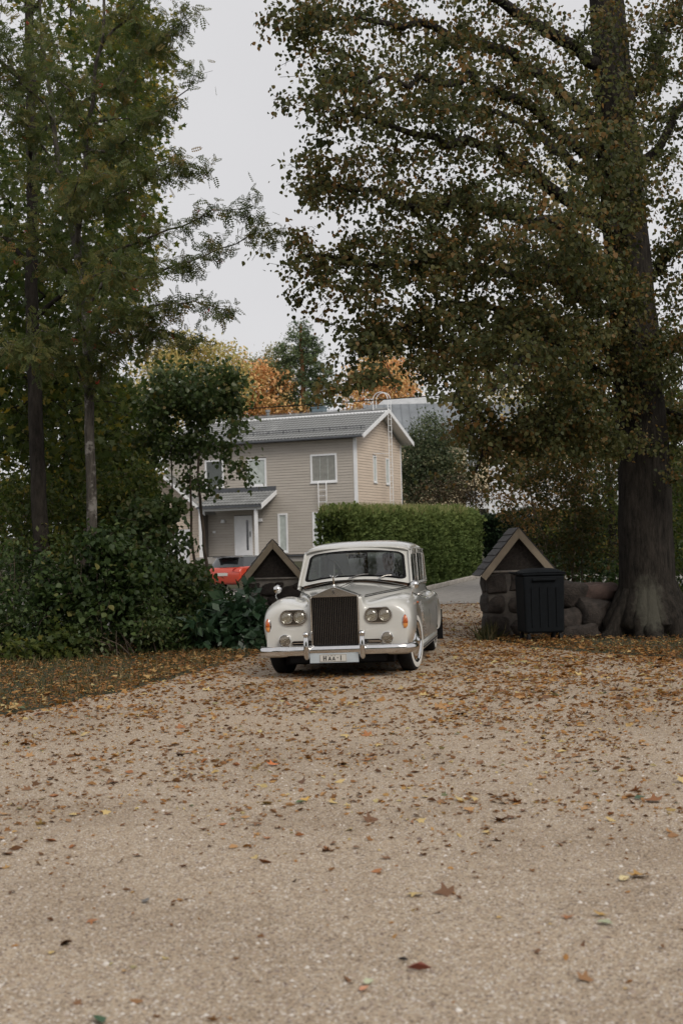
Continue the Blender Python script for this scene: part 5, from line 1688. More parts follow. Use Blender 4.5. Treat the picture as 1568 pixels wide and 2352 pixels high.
# trees and bushes between the hedge and the yellow house
bg_tree('bushy_tree', 'slender green leaved tree behind the hedge at the right corner of the house', 'tree', (5.4, 80), [E(985, 1000, 80, 1.3, 1.3, 1.2), E(1000, 1040, 80, 1.7, 1.5, 1.6), E(960, 1060, 80, 1.4, 1.3, 1.4), E(1030, 1080, 80, 1.4, 1.3, 1.4), E(985, 1100, 80, 2.0, 1.5, 1.6), E(940, 1120, 80, 1.1, 1.2, 1.2)], leafmat('willow_leaf', [(0, (.055, .075, .04)), (.6, (.085, .11, .055)), (.9, (.14, .14, .07)), (1, (.22, .16, .06))], .5, .3), 420, 34, .17, 26, r0=.10)
bg_tree('bush', 'dark brown leaved bush on top of the hedge line below the yellow wall', 'bush', (7.2, 76), [E(1020, 1135, 76, 1.8, 1.2, .9), E(1075, 1130, 76, 1.6, 1.2, 1.2), E(1110, 1150, 76, 1.4, 1.2, 1.0), E(960, 1145, 76, 1.4, 1, .7)], leafmat('dark_brown_leaf', [(0, (.03, .028, .015)), (.7, (.07, .05, .025)), (1, (.14, .08, .03))], .6, .2), 160, 24, .14, 27, r0=.06)
bg_tree('maple_tree', 'orange tinged small tree in front of the yellow house window', 'tree', (10.2, 72), [E(1180, 1050, 72, 1.6, 1.3, 1.6), E(1200, 1000, 72, 1.3, 1.2, 1.0), E(1150, 1110, 72, 1.3, 1.2, 1.0), E(1230, 1080, 72, 1.6, 1.4, 1.8), E(1120, 1040, 72, .7, .8, .8)], LM['brownleaf'], 170, 18, .13, 28, r0=.07)
bg_tree('maple_tree', 'golden maple showing between the linden branches on the far right', 'tree', (15.5, 84), [E(1300, 960, 84, 3, 2.5, 2.6), E(1230, 920, 84, 2.2, 2, 2), E(1180, 870, 84, 2.2, 2, 1.6), E(1350, 1050, 84, 3, 2.5, 3), E(1290, 560, 84, 1.6, 2, 6)], LM['maple_yellow'], 300, 20, .22, 29, r0=.2)

# ---- linden with the thick trunk
ld = empty('linden_tree', (5.3, 24.8, 0), (0, 0, 0), 'huge linden with thick grey trunk and branches reaching over the drive', 'tree')
LO = np.array([5.3, 24.8, 0.0])
def L_(u, v, Y): return tuple(np.array(at(u, v, Y)) - LO)
lt = Tree(41)
tr_pts = [(0, 0, -.2), (0, 0, .5), (-.03, 0, 1.5), (0.0, 0, 3), (-.08, 0, 5), (-.22, 0, 7.5), (-.35, 0, 10), (-.45, 0, 13), (-.5, 0, 16)]
tch = lt.limb(tr_pts, .50, .30, jit=.01)
for i in tch: lt.rad[i] = float(np.interp(lt.pos[i][2], [-.2, .1, .5, 1.2, 3, 7, 10, 16], [.70, .60, .52, .49, .46, .40, .34, .16]))
LIMBS = [  # (start height, [points], r0)
    (7.0, [(1250, 420, 24), (1130, 330, 22), (960, 320, 20.5), (800, 270, 20), (720, 150, 20)], .13),
    (6.2, [(1240, 520, 24), (1100, 470, 22.5), (930, 470, 21), (780, 420, 20.5), (700, 440, 20)], .12),
    (5.6, [(1260, 640, 24), (1130, 620, 22.5), (980, 600, 21.5), (820, 600, 20.5), (700, 585, 20)], .11),
    (5.0, [(1290, 740, 24), (1180, 720, 23), (1060, 700, 22), (930, 740, 21), (850, 810, 20.5)], .09),
    (8.6, [(1260, 180, 24.5), (1120, 100, 23), (950, 60, 21.5), (780, 40, 20.5), (680, 40, 20)], .13),
    (8.0, [(1230, 260, 23), (1080, 190, 21), (900, 180, 19), (790, 180, 18.4)], .11),
    (10., [(1200, 40, 24), (1050, -60, 22), (850, -100, 21), (740, -80, 20)], .12),
    (4.6, [(1330, 760, 23.5), (1260, 790, 21.5), (1190, 830, 20), (1120, 900, 19)], .08),
    (4.2, [(1350, 820, 24), (1290, 880, 23), (1210, 960, 22.5), (1130, 1040, 22), (1080, 1080, 21.8)], .07),
    (5.2, [(1380, 640, 23), (1340, 560, 20.5), (1300, 520, 18.5), (1240, 500, 17.5)], .09),
    (6.6, [(1400, 440, 23.5), (1390, 340, 21), (1350, 280, 19)], .10),
    (7.6, [(1500, 360, 25), (1560, 250, 25), (1680, 150, 25)], .12),
    (5.8, [(1510, 600, 25), (1590, 540, 25), (1720, 480, 25)], .11),
    (4.4, [(1540, 780, 24.6), (1600, 760, 24), (1700, 740, 23.5)], .09),
    (3.6, [(1520, 930, 25), (1580, 960, 25), (1680, 980, 25)], .07),
    (9.2, [(1480, 200, 25), (1530, 60, 25.5), (1600, -100, 26)], .10),
    (5.4, [(1240, 600, 26), (1150, 560, 28), (1040, 560, 29.5), (920, 540, 30)], .10),
    (7.4, [(1260, 330, 26.5), (1160, 260, 28.5), (1050, 240, 30), (900, 230, 31)], .11),
    (4.8, [(1320, 760, 26.5), (1250, 800, 28), (1150, 830, 29.5), (1040, 850, 30)], .08),
]
PADS = []
for z0, pts, r0 in LIMBS:
    j = min(tch, key=lambda i: abs(lt.pos[i][2] - z0))
    P_ = [tuple(lt.pos[j])] + [L_(*p) for p in pts]
    ch = lt.limb(P_, r0, .02, attach=j, jit=.05, step=.4)
    m_ = len(ch)
    for f in np.linspace(.22, 1, 8):
        q = lt.pos[ch[int(f * (m_ - 1))]]
        PADS.append((q[0], q[1], q[2], .75 + .35 * sin(f * 9), .95, .55 + .15 * cos(f * 7)))
rng = np.random.default_rng(77)
T1 = ell_targets(rng, PADS, 1900, .35)
extra = []
for (u, v, Y, rx, ry, rz, k) in ((1000, 450, 22, 1.8, 2, 1.6, 160), (1180, 560, 22, 1.4, 1.8, 1.4, 140), (1250, 700, 22, 1.3, 1.5, .8, 120), (900, 650, 21, 1.5, 1.4, .8, 130), (1180, 800, 21, 1.6, 1.5, .7, 130), (1050, 780, 21.5, 1.0, 1, .6, 70), (1450, 900, 26.5, 1.4, 1, 1.2, 120),
                                 (1300, 930, 22.8, 1.0, 1.0, .5, 80), (820, 330, 20, 1.0, 1.2, 1.0, 90), (1450, 560, 22.5, 1.4, 1.0, 1.6, 110), (1540, 900, 24, 1.0, 1.0, 1.6, 90), (1150, 120, 22, 2.0, 2, 1.2, 150), (1520, 200, 27, 1.6, 1.5, 2.4, 90), (780, 80, 20, .7, 1, .6, 40), (850, 780, 20.5, .45, .5, .35, 26), (1010, 850, 21, .6, .6, .3, 26), (1090, 930, 22, .4, .4, .3, 14), (1430, 450, 23, .5, .4, .9, 40), (1450, 300, 23, .5, .4, .9, 36), (1420, 660, 23.2, .6, .4, .8, 44), (1470, 830, 23.5, .7, .4, .5, 36), (1480, 120, 23.4, .5, .4, .9, 30), (1410, 60, 23.2, .4, .4, .6, 20), (1130, 1000, 22.3, .6, .6, .35, 40), (1230, 1000, 22.5, .8, .6, .4, 60), (1340, 1020, 23, .7, .6, .4, 50), (1420, 1010, 23.6, .5, .4, .3, 30)):
    c = L_(u, v, Y); extra += ell_targets(rng, [(c[0], c[1], c[2], rx, ry, rz)], k, .4)
lt.grow(T1 + extra, step=.22, sag=.10, maxlen=2.2)
# thin hanging twigs
for u, v, Y in ((770, 900, 19.2), (755, 895, 19.2), (782, 905, 19.2), (730, 905, 19.1), (790, 860, 19.4), (745, 915, 19.1), (860, 885, 19.6), (820, 890, 19.5), (640, 245, 20), (625, 225, 20), (605, 60, 20), (600, 100, 20), (1050, 1010, 21.5), (1100, 1085, 21.6), (1150, 1095, 21.5), (1190, 1085, 21.4), (655, 600, 20), (690, 350, 20)):
    q = np.array(L_(u, v, Y)); j = lt.nearest(q)
    ch = lt.limb([tuple(lt.pos[j]), tuple((lt.pos[j] + q) / 2 + np.array([0, 0, .05])), tuple(q)], .008, .003, attach=j, step=.2)
    lt.tips.append(ch[-1])
    for k in ch[-3:-1]: lt.tips.append(k)
lt.radii(.0035)
lt.branches('trunk', M['bark'], ld, thick=14)
lt.foliage('crown', 27, LEAF_HEART, .062, LM['linden'], ld, spread=.10, droop=.9, backlen=5, up=.5, clump=.6, sv=.45)
# root flare
mb = MB()
for k in range(19):
    a = k * 2 * pi / 19 + .3 + .07 * sin(k * 5.3); r1 = .68 + .20 * sin(k * 2.1)
    mb.tube([(.30 * cos(a), .30 * sin(a), 1.0), (.46 * cos(a), .46 * sin(a), .55), (.66 * cos(a), .66 * sin(a), .22), (r1 * cos(a), r1 * sin(a), .02), ((r1 + .3) * cos(a), (r1 + .3) * sin(a), -.1)], [.15, .18, .19, .16, .09], 9)
mb.build('root_flare', M['bark'], ld, smooth=True, sharp=80)
mb = MB(); mb.grid([[(-.32 + .5 * uu - .25 * vv * (uu - .5), -.50 - .18 * (1 - vv) ** 2 - .02, .02 + 1.05 * vv) for uu in np.linspace(0, 1, 5)] for vv in np.linspace(0, 1, 6)])
# undergrowth round the linden foot
def bush(name, label, cat, base, ells, lm, nt, per, T_, size, seed, stems=4, bark='bark_pale', spread=.12, droop=.2, r=.012, group=None, up=.8, clump=.5, backlen=4, maxlen=None, ang=.5):
    bx, by = base; bz = T(bx, by)
    root = empty(name, (bx, by, bz), (0, 0, 0), label, cat, group)
    O_ = np.array([bx, by, bz]); t = Tree(seed); rng = np.random.default_rng(seed + 50)
    for k in range(stems):
        e = ells[rng.integers(len(ells))]
        c = np.array([e[0] + rng.normal(0, .3) * e[3], e[1] + rng.normal(0, .3) * e[4], e[2] + .2 * e[5]]) - O_
        b = np.array([c[0] * .35 + rng.normal(0, .15), c[1] * .35 + rng.normal(0, .15), -.05])
        t.limb([tuple(b), tuple(b * .5 + c * .5 + np.array([0, 0, .1])), tuple(c)], r, r * .5, jit=.015, step=.25)
    t.grow(np.array([q for q in ell_targets(rng, ells, nt) if nz(q[0] * 1.7, q[2] * 1.7 + q[1], 1.0, seed) > -.22]) - O_, step=.22, sag=.1, maxlen=maxlen); t.radii(.003)
    t.branches('stems', M[bark], root)
    t.foliage('foliage', per, T_, size, lm, root, spread=spread, droop=droop, backlen=backlen, up=up, clump=clump, ang=ang, sv=.5)
    return root


bush('sapling', 'young green leaved sapling between the right gate pier and the thick trunk', 'sapling', (4.3, 27.2), [E(1270, 1180, 27.2, .9, .7, .9), E(1330, 1130, 27.2, .9, .7, 1.0), E(1360, 1240, 27, .7, .6, .8), E(1240, 1110, 27.5, .7, .7, .6), E(1300, 1280, 26.8, .8, .6, .4), E(1380, 1060, 27.5, .6, .6, .6), E(1190, 1180, 27.5, .4, .4, .3)], LM['linden'], 420, 22, LEAF_OVAL, .075, 51, 9)
bush('bush', 'brown and orange leaved bush hanging over the right gate pier ridge', 'bush', (5.4, 33), [E(1210, 1140, 33, 1.0, .8, .9), E(1260, 1090, 33, 1.1, .8, 1.1), E(1170, 1090, 33, .7, .7, .6), E(1320, 1060, 33, 1.0, .8, 1.0)], LM['brownleaf'], 300, 16, LEAF_OVAL, .085, 52, 6)
bush('shrub', 'dark green shrub to the right of the thick linden trunk', 'bush', (7.6, 27), [E(1560, 1150, 27, .8, 1, 1.3), E(1600, 1320, 27, 1.2, 1, 1.4), E(1560, 1000, 27.5, .7, .8, 1.2), E(1660, 1100, 27, 1.2, 1, 2)], LM['maple'], 420, 20, LEAF_OVAL, .08, 53, 8)
for i, (x, y, h) in enumerate(((9.5, 34, 7), (13, 38, 8), (7.5, 40, 6.5), (17, 33, 9), (11, 30, 8))):
    bg_tree('dense_tree', ('dark green tree right behind the thick linden trunk', 'dark green tree far right behind the linden', 'dark tree behind the sapling and the right gate pier', 'dark tree at the right edge beyond the linden', 'nearest dark green tree beyond the right side of the linden trunk')[i],
            'tree', (x, y), [(x, y, h * .62, 2.6, 2.2, h * .40), (x + 1, y + .5, h * .4, 2.4, 2, h * .3), (x - .8, y, h * .85, 1.8, 1.8, h * .25)], LM['maple'], 330, 30, .13, 60 + i, r0=.14, spread=.22)

# ---- left side: rowan, maples, lilac, undergrowth
rw = empty('rowan_tree', (-4.28, 24.0, 0), (0, 0, 0), 'rowan with slim pale spotted trunk and feathery branches reaching right over the drive', 'tree')
RO = np.array([-4.28, 24.0, 0.0])
def Lr(u, v, Y): return tuple(np.array(at(u, v, Y)) - RO)
rt = Tree(71)
ch = rt.limb([Lr(216, 1480, 24), Lr(212, 1210, 24), Lr(204, 900, 24), Lr(196, 670, 24), Lr(180, 585, 24)], .098, .07, jit=.006)
top = ch[-1]; mid = ch[int(len(ch) * .8)]
a1 = rt.limb([rt.pos[top], Lr(160, 480, 24.2), Lr(135, 370, 24.4), Lr(120, 250, 24.6), Lr(100, 120, 25), Lr(90, -60, 25)], .06, .02, attach=top)
a2 = rt.limb([rt.pos[top], Lr(188, 480, 23.8), Lr(196, 370, 23.6), Lr(205, 250, 23.4), Lr(230, 120, 23.2), Lr(250, -60, 23)], .055, .02, attach=top)
RL = [
    (a2, .12, [(215, 596, 23.8), (260, 575, 23.4), (339, 550, 23), (414, 517, 22.6), (490, 490, 22.3), (560, 470, 22)], .035),
    (ch, .86, [(240, 640, 23.6), (306, 640, 23), (380, 620, 22.6), (455, 597, 22.2), (540, 560, 22), (612, 528, 21.8)], .035),
    (ch, .72, [(230, 740, 23.5), (290, 722, 23), (350, 700, 22.6), (397, 690, 22.4), (460, 695, 22.2), (526, 715, 22)], .03),
    (a2, .25, [(240, 468, 23.4), (300, 430, 23), (356, 395, 22.6), (410, 375, 22.4), (455, 372, 22.2)], .03),
    (a2, .45, [(250, 350, 23.2), (310, 300, 22.8), (370, 250, 22.5), (420, 215, 22.3), (455, 175, 22.2)], .03),
    (a2, .62, [(260, 210, 23), (300, 140, 22.8), (360, 95, 22.5), (410, 55, 22.3), (450, 30, 22.2)], .028),
    (a2, .78, [(280, 60, 23), (330, -20, 22.8), (400, -80, 22.5)], .025),
    (a1, .3, [(90, 330, 24), (40, 260, 23.6), (0, 230, 23.4), (-60, 200, 23.3)], .03),
    (a1, .5, [(60, 200, 24), (0, 120, 23.5), (-60, 60, 23.4)], .03),
    (ch, .9, [(140, 600, 23.4), (70, 560, 23), (0, 540, 22.8), (-60, 530, 22.6)], .03),
    (ch, .66, [(150, 770, 23.4), (90, 760, 23), (20, 790, 22.6)], .025),
    (ch, .62, [(250, 790, 23.4), (320, 770, 23), (380, 760, 22.8), (430, 770, 22.6)], .022),
    (ch, .78, [(170, 680, 23), (200, 640, 22), (260, 620, 21.6), (320, 640, 21.4)], .025),
    (a1, .2, [(150, 480, 23.2), (170, 430, 22.2), (240, 400, 21.8)], .025),
    (a2, .5, [(180, 250, 22.8), (140, 180, 22.2), (80, 100, 22)], .025),
]
RP = []
for c_, f, pts, r0 in RL:
    j = c_[int(f * (len(c_) - 1))]
    q = rt.limb([tuple(rt.pos[j])] + [Lr(*p) for p in pts], r0, .006, attach=j, jit=.03, step=.28)
    for g in np.linspace(.3, 1, 6):
        p = rt.pos[q[int(g * (len(q) - 1))]]; RP += [(p[0], p[1], p[2], .36, .42, .24 if len(pts) > 4 else .38)] * (2 if pts[-1][0] > 400 else 1)
rng = np.random.default_rng(78)
T2 = ell_targets(rng, RP, 800, .3)
for (u, v, Y, rx, ry, rz, k) in ((150, 250, 24, 1.6, 1.2, 1.8, 85), (100, 500, 23.8, 1.3, 1.2, 1.0, 70), (330, 150, 23, .9, .8, .9, 36), (60, 60, 24, 1.4, 1.2, 1.2, 45), (300, 720, 23, .9, .6, .3, 40), (240, 420, 23.5, .8, .7, .9, 40), (110, 820, 23, .8, .7, .35, 40)):
    c = Lr(u, v, Y); T2 += ell_targets(rng, [(c[0], c[1], c[2], rx, ry, rz)], k, .3)
rt.grow(T2, step=.2, sag=.05, maxlen=1.6); rt.radii(.003)
rt.branches('trunk', M['bark_rowan'], rw, thick=12)
rt.foliage('crown', 9, LEAF_PINNATE, .145, LM['rowan'], rw, spread=.075, droop=.55, backlen=5, up=.4, clump=.55, ang=.8, sv=.4)
mb = MB()
rb_ = random.Random(4)
for t_ in rb_.sample(rt.tips, 46):
    p = Vector(rt.pos[t_]) + Vector((0, 0, -.05))
    for k in range(9):
        mb.lathe([(0, -.011), (.008, -.006), (.011, 0), (.008, .006), (0, .011)], Matrix.Translation(p + Vector((rb_.gauss(0, .025), rb_.gauss(0, .025), rb_.gauss(0, .018)))), 5)
tag(mb.build('berries', LM['berry'], rw, smooth=True), kind='stuff')

mt_ = empty('maple_tree', (-5.15, 24.6, 0), (0, 0, 0), 'maple with darker thicker trunk at the far left, left of the pale rowan trunk', 'tree')
MO = np.array([-5.15, 24.6, 0.0])
def Lm(u, v, Y): return tuple(np.array(at(u, v, Y)) - MO)
t = Tree(81)
c_ = t.limb([Lm(108, 1470, 24.6), Lm(98, 1300, 24.6), Lm(84, 1000, 24.8), Lm(76, 800, 25), Lm(74, 500, 25.4), Lm(72, 200, 26), Lm(60, -120, 26.4)], .155, .07, jit=.01)
for k in range(6):
    j = c_[int((.45 + .09 * k) * (len(c_) - 1))]; p = np.array(t.pos[j]); a = k * 2.4
    t.limb([tuple(p), tuple(p + np.array([1.0 * cos(a), .8 * sin(a), .8])), tuple(p + np.array([2.0 * cos(a), 1.4 * sin(a), 1.3]))], .05, .01, attach=j)
tg = []
rng = np.random.default_rng(82)
for (u, v, Y, rx, ry, rz, k) in ((60, 650, 27, 1.8, 1.6, 1.6, 190), (180, 700, 28, 1.6, 1.4, 1.5, 150), (100, 350, 27.5, 2.0, 1.6, 2.0, 130), (250, 300, 28.5, 1.2, 1.4, 1.8, 80), (60, 100, 27, 1.8, 1.6, 1.4, 75), (230, 60, 28.5, 1.1, 1.4, 1.6, 55), (280, 560, 29, .8, 1.0, 1.2, 70), (20, 900, 26.5, 1.4, 1.2, 1.2, 130), (150, 950, 27.5, 1.5, 1.2, 1.2, 140)):
    tg += ell_targets(rng, [tuple(Lm(u, v, Y)) + (rx, ry, rz)], k, .45)
t.grow(tg, step=.35, maxlen=3.5); t.radii(.004)
t.branches('trunk', M['bark_dark'], mt_, thick=12)
t.foliage('crown', 11, LEAF_MAPLE, .14, LM['maple'], mt_, spread=.24, droop=.5, backlen=3, up=.9, clump=.5)

for i, (bx, by, el_, lab, lm_, sz) in enumerate((
    (-6.0, 31, [E(60, 1100, 31, 1.6, 1.2, 1.3), E(150, 1000, 31, 1.6, 1.2, 1.5), E(20, 900, 31, 1.4, 1.2, 1.5), E(240, 930, 31, 1.1, 1, 1.2), E(120, 1200, 30.5, 1.5, 1, .9)], 'dense dark tree behind the two left trunks', LM['maple'], .12),
    (-4.4, 33, [E(260, 1020, 33, 1.2, 1, 1.4), E(250, 1130, 32, 1.0, 1, .9)], 'dark leafy tree filling the gap right of the rowan trunk', LM['maple'], .12),
    (-8.2, 45, [E(350, 260, 45, .8, 1, 1.6), E(370, 120, 45, .7, 1, 1.2), E(250, 640, 45, 1.3, 1.3, 2.0), E(290, 560, 45, 1.0, 1.2, 1.6), E(300, 400, 45, 1.0, 1.2, 2), E(310, 180, 45, 1.2, 1.2, 2.5), E(200, 250, 45, 2, 1.5, 3), E(330, 90, 45, .9, 1, 1.4), E(250, 40, 45, 1.6, 1.3, 1.6)], 'tall yellowing maple glowing behind the upper rowan crown', leafmat('yellowing_maple', [(0, (.06, .08, .02)), (.5, (.13, .14, .03)), (.8, (.30, .24, .05)), (1, (.45, .26, .05))], .55, .4), .16),
    (-9.5, 36, [E(-60, 700, 36, 2.5, 2, 3), E(-40, 1000, 36, 2, 2, 2), E(40, 500, 38, 2.5, 2, 2.5), E(-50, 300, 36, 3, 2, 3)], 'dark tree at the left edge behind the maple trunk', LM['maple'], .14))):
    bg_tree('dense_tree', lab, 'tree', (bx, by), el_, lm_, 330, 26, sz, 90 + i, r0=.12, T_=LEAF_MAPLE, spread=.24, droop=.5)

lc = empty('slender_tree', (at(455, 1300, 27.5).x, 27.5, 0), (0, 0, 0), 'slender multi stemmed tree with heart shaped leaves in front of the grey house', 'tree')
CO = np.array([lc.location.x, 27.5, 0.0])
def Lc(u, v, Y): return tuple(np.array(at(u, v, Y)) - CO)
t = Tree(95)
s1 = t.limb([Lc(492, 1430, 27.5), Lc(478, 1300, 27.5), Lc(462, 1180, 27.5), Lc(455, 1060, 27.5), Lc(470, 980, 27.5), Lc(510, 900, 27.4)], .045, .015, jit=.012)
s2 = t.limb([Lc(470, 1440, 27.6), Lc(440, 1250, 27.6), Lc(438, 1080, 27.6), Lc(430, 960, 27.7), Lc(420, 860, 27.8)], .035, .012, jit=.012)
s3 = t.limb([Lc(500, 1440, 27.7), Lc(400, 1250, 27.9), Lc(395, 1080, 27.9), Lc(385, 940, 28)], .025, .01, jit=.012)
s4 = t.limb([Lc(440, 1440, 27.3), Lc(380, 1300, 27.2), Lc(330, 1180, 27.2), Lc(310, 1110, 27.2)], .03, .012, jit=.02)
tg = []; rng = np.random.default_rng(96)
for (u, v, Y, rx, ry, rz, k) in ((440, 900, 27.6, .95, .8, .55, 150), (400, 980, 27.8, .7, .7, .6, 110), (500, 900, 27.4, .65, .6, .5, 90), (380, 900, 27.8, .5, .6, .5, 50), (540, 960, 27.3, .35, .4, .35, 22), (500, 1000, 27.3, .4, .4, .35, 26), (540, 1060, 27.2, .25, .3, .2, 9), (560, 1110, 27.2, .22, .3, .2, 8), (490, 1110, 27.3, .35, .4, .2, 14), (350, 1020, 28, .4, .4, .4, 30), (420, 1080, 27.7, .3, .3, .3, 14), (560, 1040, 27.2, .1, .2, .1, 4)):
    tg += ell_targets(rng, [tuple(Lc(u, v, Y)) + (rx * 1.12, ry, rz * 1.12)], int(k * .6), .25)
t.grow(tg, step=.2, sag=.08, maxlen=2.0); t.radii(.003)
t.branches('trunk', M['bark_pale'], lc, thick=9)
t.foliage('crown', 20, LEAF_HEART, .085, LM['lilac'], lc, spread=.12, droop=.8, backlen=4, up=.6, clump=.5)

SHR = [
    ('shrub', 'green shrub at the rowan foot in the middle of the left thicket', (-3.7, 23.3), [E(250, 1330, 23.3, .8, .6, .5), E(290, 1265, 23.4, .5, .5, .38), E(200, 1275, 23.2, .55, .5, .42), E(260, 1400, 23.2, .8, .5, .4), E(225, 1240, 23.2, .3, .3, .2), E(150, 1340, 23.3, .5, .4, .5)], 'shrub', LEAF_HEART, .085, 330),
    ('shrub', 'taller light green shrub right of the rowan trunk, below the garage gable', (-2.9, 25.6), [E(330, 1200, 25.6, .55, .6, .40), E(370, 1260, 25.6, .6, .6, .5), E(410, 1340, 25.4, .6, .6, .5), E(340, 1310, 25.4, .6, .6, .5), E(380, 1170, 25.8, .3, .4, .25)], 'lilac', LEAF_HEART, .09, 300),
    ('shrub', 'dark shrub at the far left edge of the verge', (-5.6, 23.4), [E(40, 1420, 23.4, .8, .7, .6), E(120, 1440, 23.2, .7, .6, .5), E(20, 1300, 23.8, .6, .6, .6), E(100, 1330, 24, .6, .6, .5), E(-60, 1400, 23.4, .8, .6, .8)], 'shrub', LEAF_OVAL, .09, 330),
    ('shrub', 'shrub with reddish tips left of the maple trunk', (-6.2, 25.5), [E(30, 1200, 25.5, .7, .7, .6), E(80, 1140, 25.8, .6, .6, .5), E(130, 1250, 25, .5, .6, .5)], 'maple', LEAF_OVAL, .09, 260),
    ('shrub', 'low shrub of pale leaves in front of the thicket below the rowan', (-3.2, 23.2), [E(290, 1450, 23.2, .6, .4, .25), E(230, 1470, 23.0, .5, .4, .22), E(330, 1410, 23.4, .5, .4, .3)], 'lilac', LEAF_OVAL, .075, 170),
    ('shrub', 'dark shrub between the pale leaved shrub and the large leaved bush', (-2.4, 24.2), [E(420, 1430, 24.2, .7, .5, .40), E(380, 1470, 23.8, .5, .4, .25), E(470, 1420, 24.6, .45, .5, .35)], 'shrub', LEAF_OVAL, .085, 280),
    ('large_leaved_bush', 'bush with big glossy dark leaves right beside the left wing of the white car', (-1.75, 24.3), [E(540, 1400, 24.3, .45, .45, .50), E(580, 1440, 24.0, .35, .4, .40), E(500, 1450, 23.9, .45, .4, .35), E(570, 1480, 23.6, .35, .3, .2)], 'bigleaf', LEAF_OVAL, .20, 150),
    ('shrub', 'low yellowish green shrub behind the big leaved bush', (-2.3, 26.2), [E(430, 1400, 26, .4, .4, .35), E(480, 1430, 26, .5, .4, .3)], 'shrub', LEAF_OVAL, .085, 200),
    ('shrub', 'small shrub with yellow leaves at the dark foot of the maple trunk', (-4.7, 22.8), [E(140, 1480, 22.8, .5, .35, .25), E(60, 1490, 22.6, .5, .3, .22)], 'maple', LEAF_MAPLE, .10, 120),
]
for i, (nme, lab, bs, el_, lm_, T_, sz, nt_) in enumerate(SHR):
    bush(nme, lab, 'bush', bs, el_, LM[lm_], nt_, 14 if nme == 'large_leaved_bush' else 19, T_, sz, 200 + i, 9, spread=.11, droop=.45 if nme != 'large_leaved_bush' else .5, clump=.45)
for i, (bs, el_, lab) in enumerate((
    ((-5.2, 29), [E(60, 1180, 29, 1.2, .8, .7), E(170, 1150, 29, 1.1, .8, .8), E(260, 1130, 29.2, .8, .7, .7), E(140, 1080, 29.5, 1.0, .8, .6)], 'dark leafy sapling mass between the maple trunk and the rowan trunk'),
    ((-3.6, 26.6), [E(290, 1180, 26.6, .6, .6, .5), E(240, 1160, 26.6, .5, .6, .5), E(320, 1120, 26.8, .4, .5, .4)], 'small dark leaved sapling just right of the rowan trunk'))):
    bush('sapling', lab, 'sapling', bs, el_, LM['maple'], 260, 19, LEAF_OVAL, .10, 240 + i, 6, spread=.13)
# dark hedge of undergrowth filling the thicket's back
tk = tag(empty('thicket_undergrowth', (0, 0, 0)), kind='stuff')
rng = np.random.default_rng(300)
n = 26000
x = rng.uniform(-11, -1.9, n); y = rng.uniform(24.6, 28.5, n); hmax = 1.5 + .5 * np.sin(x * 1.7) + .3 * np.sin(x * 4.1 + y)
hmax = np.minimum(hmax, np.interp(x, [-11, -3.4, -2.6, -1.9], [2.2, 1.7, 1.2, .7])); z = hmax * rng.random(n) ** .7
P = np.stack([x, y, z], 1)
leaf_o = leaf_obj('thicket_undergrowth', P, unit(rng.normal(0, 1, (n, 3)) + np.array([0, 0, -.3])), unit(rng.normal(0, .6, (n, 3)) + np.array([0, 0, .8])), rng.uniform(.06, .12, n), LEAF_OVAL, LM['shrub'], np.clip(rng.random(n) * .8, 0, 1))
bpy.data.objects.remove(tk); leaf_o.name = 'undergrowth'; tag(leaf_o, kind='stuff')

rng = np.random.default_rng(310)
n = 17000
x = rng.uniform(3.2, 13, n); y = rng.uniform(27, 32, n); hmax = 1.35 + .35 * np.sin(x * 1.9) + .25 * np.sin(x * 4.6 + y); hmax = np.minimum(hmax, np.interp(x, [3.2, 4.2, 13], [.5, 1.5, 1.8]))
P = np.stack([x, y, hmax * rng.random(n) ** .7], 1)
tag(leaf_obj('undergrowth', P, unit(rng.normal(0, 1, (n, 3)) + np.array([0, 0, -.3])), unit(rng.normal(0, .6, (n, 3)) + np.array([0, 0, .8])), rng.uniform(.07, .13, n), LEAF_OVAL, LM['shrub'], np.clip(rng.random(n) * .8, 0, 1)), kind='stuff')

# ------------------------------------------------------------------ grass, leaf litter, far wood
def scatter(n, x0, x1, y0, y1, dens, seed):
    """Rejection sampling of dens(x,y) 0..1 over a box."""
    rng = np.random.default_rng(seed); out = []
    x = rng.uniform(x0, x1, n); y = rng.uniform(y0, y1, n); k = rng.random(n)
    for a, b, c in zip(x, y, k):
        if c < dens(a, b): out.append((a, b))
    return np.array(out)


def zof(P, dz=0.0): return np.array([T(a, b) for a, b in P]) + dz


def in_gravel(x, y): return gL(y) < x < gR(y)


def grass_dens(x, y):
    d = max(gL(y) - x, x - gR(y))
    if d < 0: return 0
    if y > 30: return .35
    n_ = nz(x, y, 1.1, 5) + .5 * nz(x, y, 4, 6)
    return min(1, .55 + .6 * n_) * min(1, .25 + d * 2.0)


gpts = scatter(42000, -9, -.6, 12.5, 27, grass_dens, 401)
gp2 = scatter(20000, 1.6, 9.5, 15, 27, lambda x, y: grass_dens(x, y) * .45, 402)
gp3 = np.array([(pr.x - .62 + R.gauss(0, .10), 24.9 + R.gauss(0, .14)) for _ in range(260)])
for nm_g, gp, hh, sd in (('grass', gpts, .12, 1), ('grass', gp2, .10, 2), ('grass', gp3, .26, 3)):
    rng = np.random.default_rng(410 + sd); n = len(gp)
    P = np.column_stack([gp, zof(gp, -.005)])
    o = leaf_obj(nm_g, P, unit(rng.normal(0, .38, (n, 3)) + np.array([0, 0, 1])), unit(rng.normal(0, 1, (n, 3))), hh * rng.uniform(.5, 1.5, n), BLADE, LM['grass'], rng.random(n))
    if sd == 3: tag(o, 'tall grass tuft at the left foot of the right gate pier', 'grass')
    tag(o, kind='stuff')

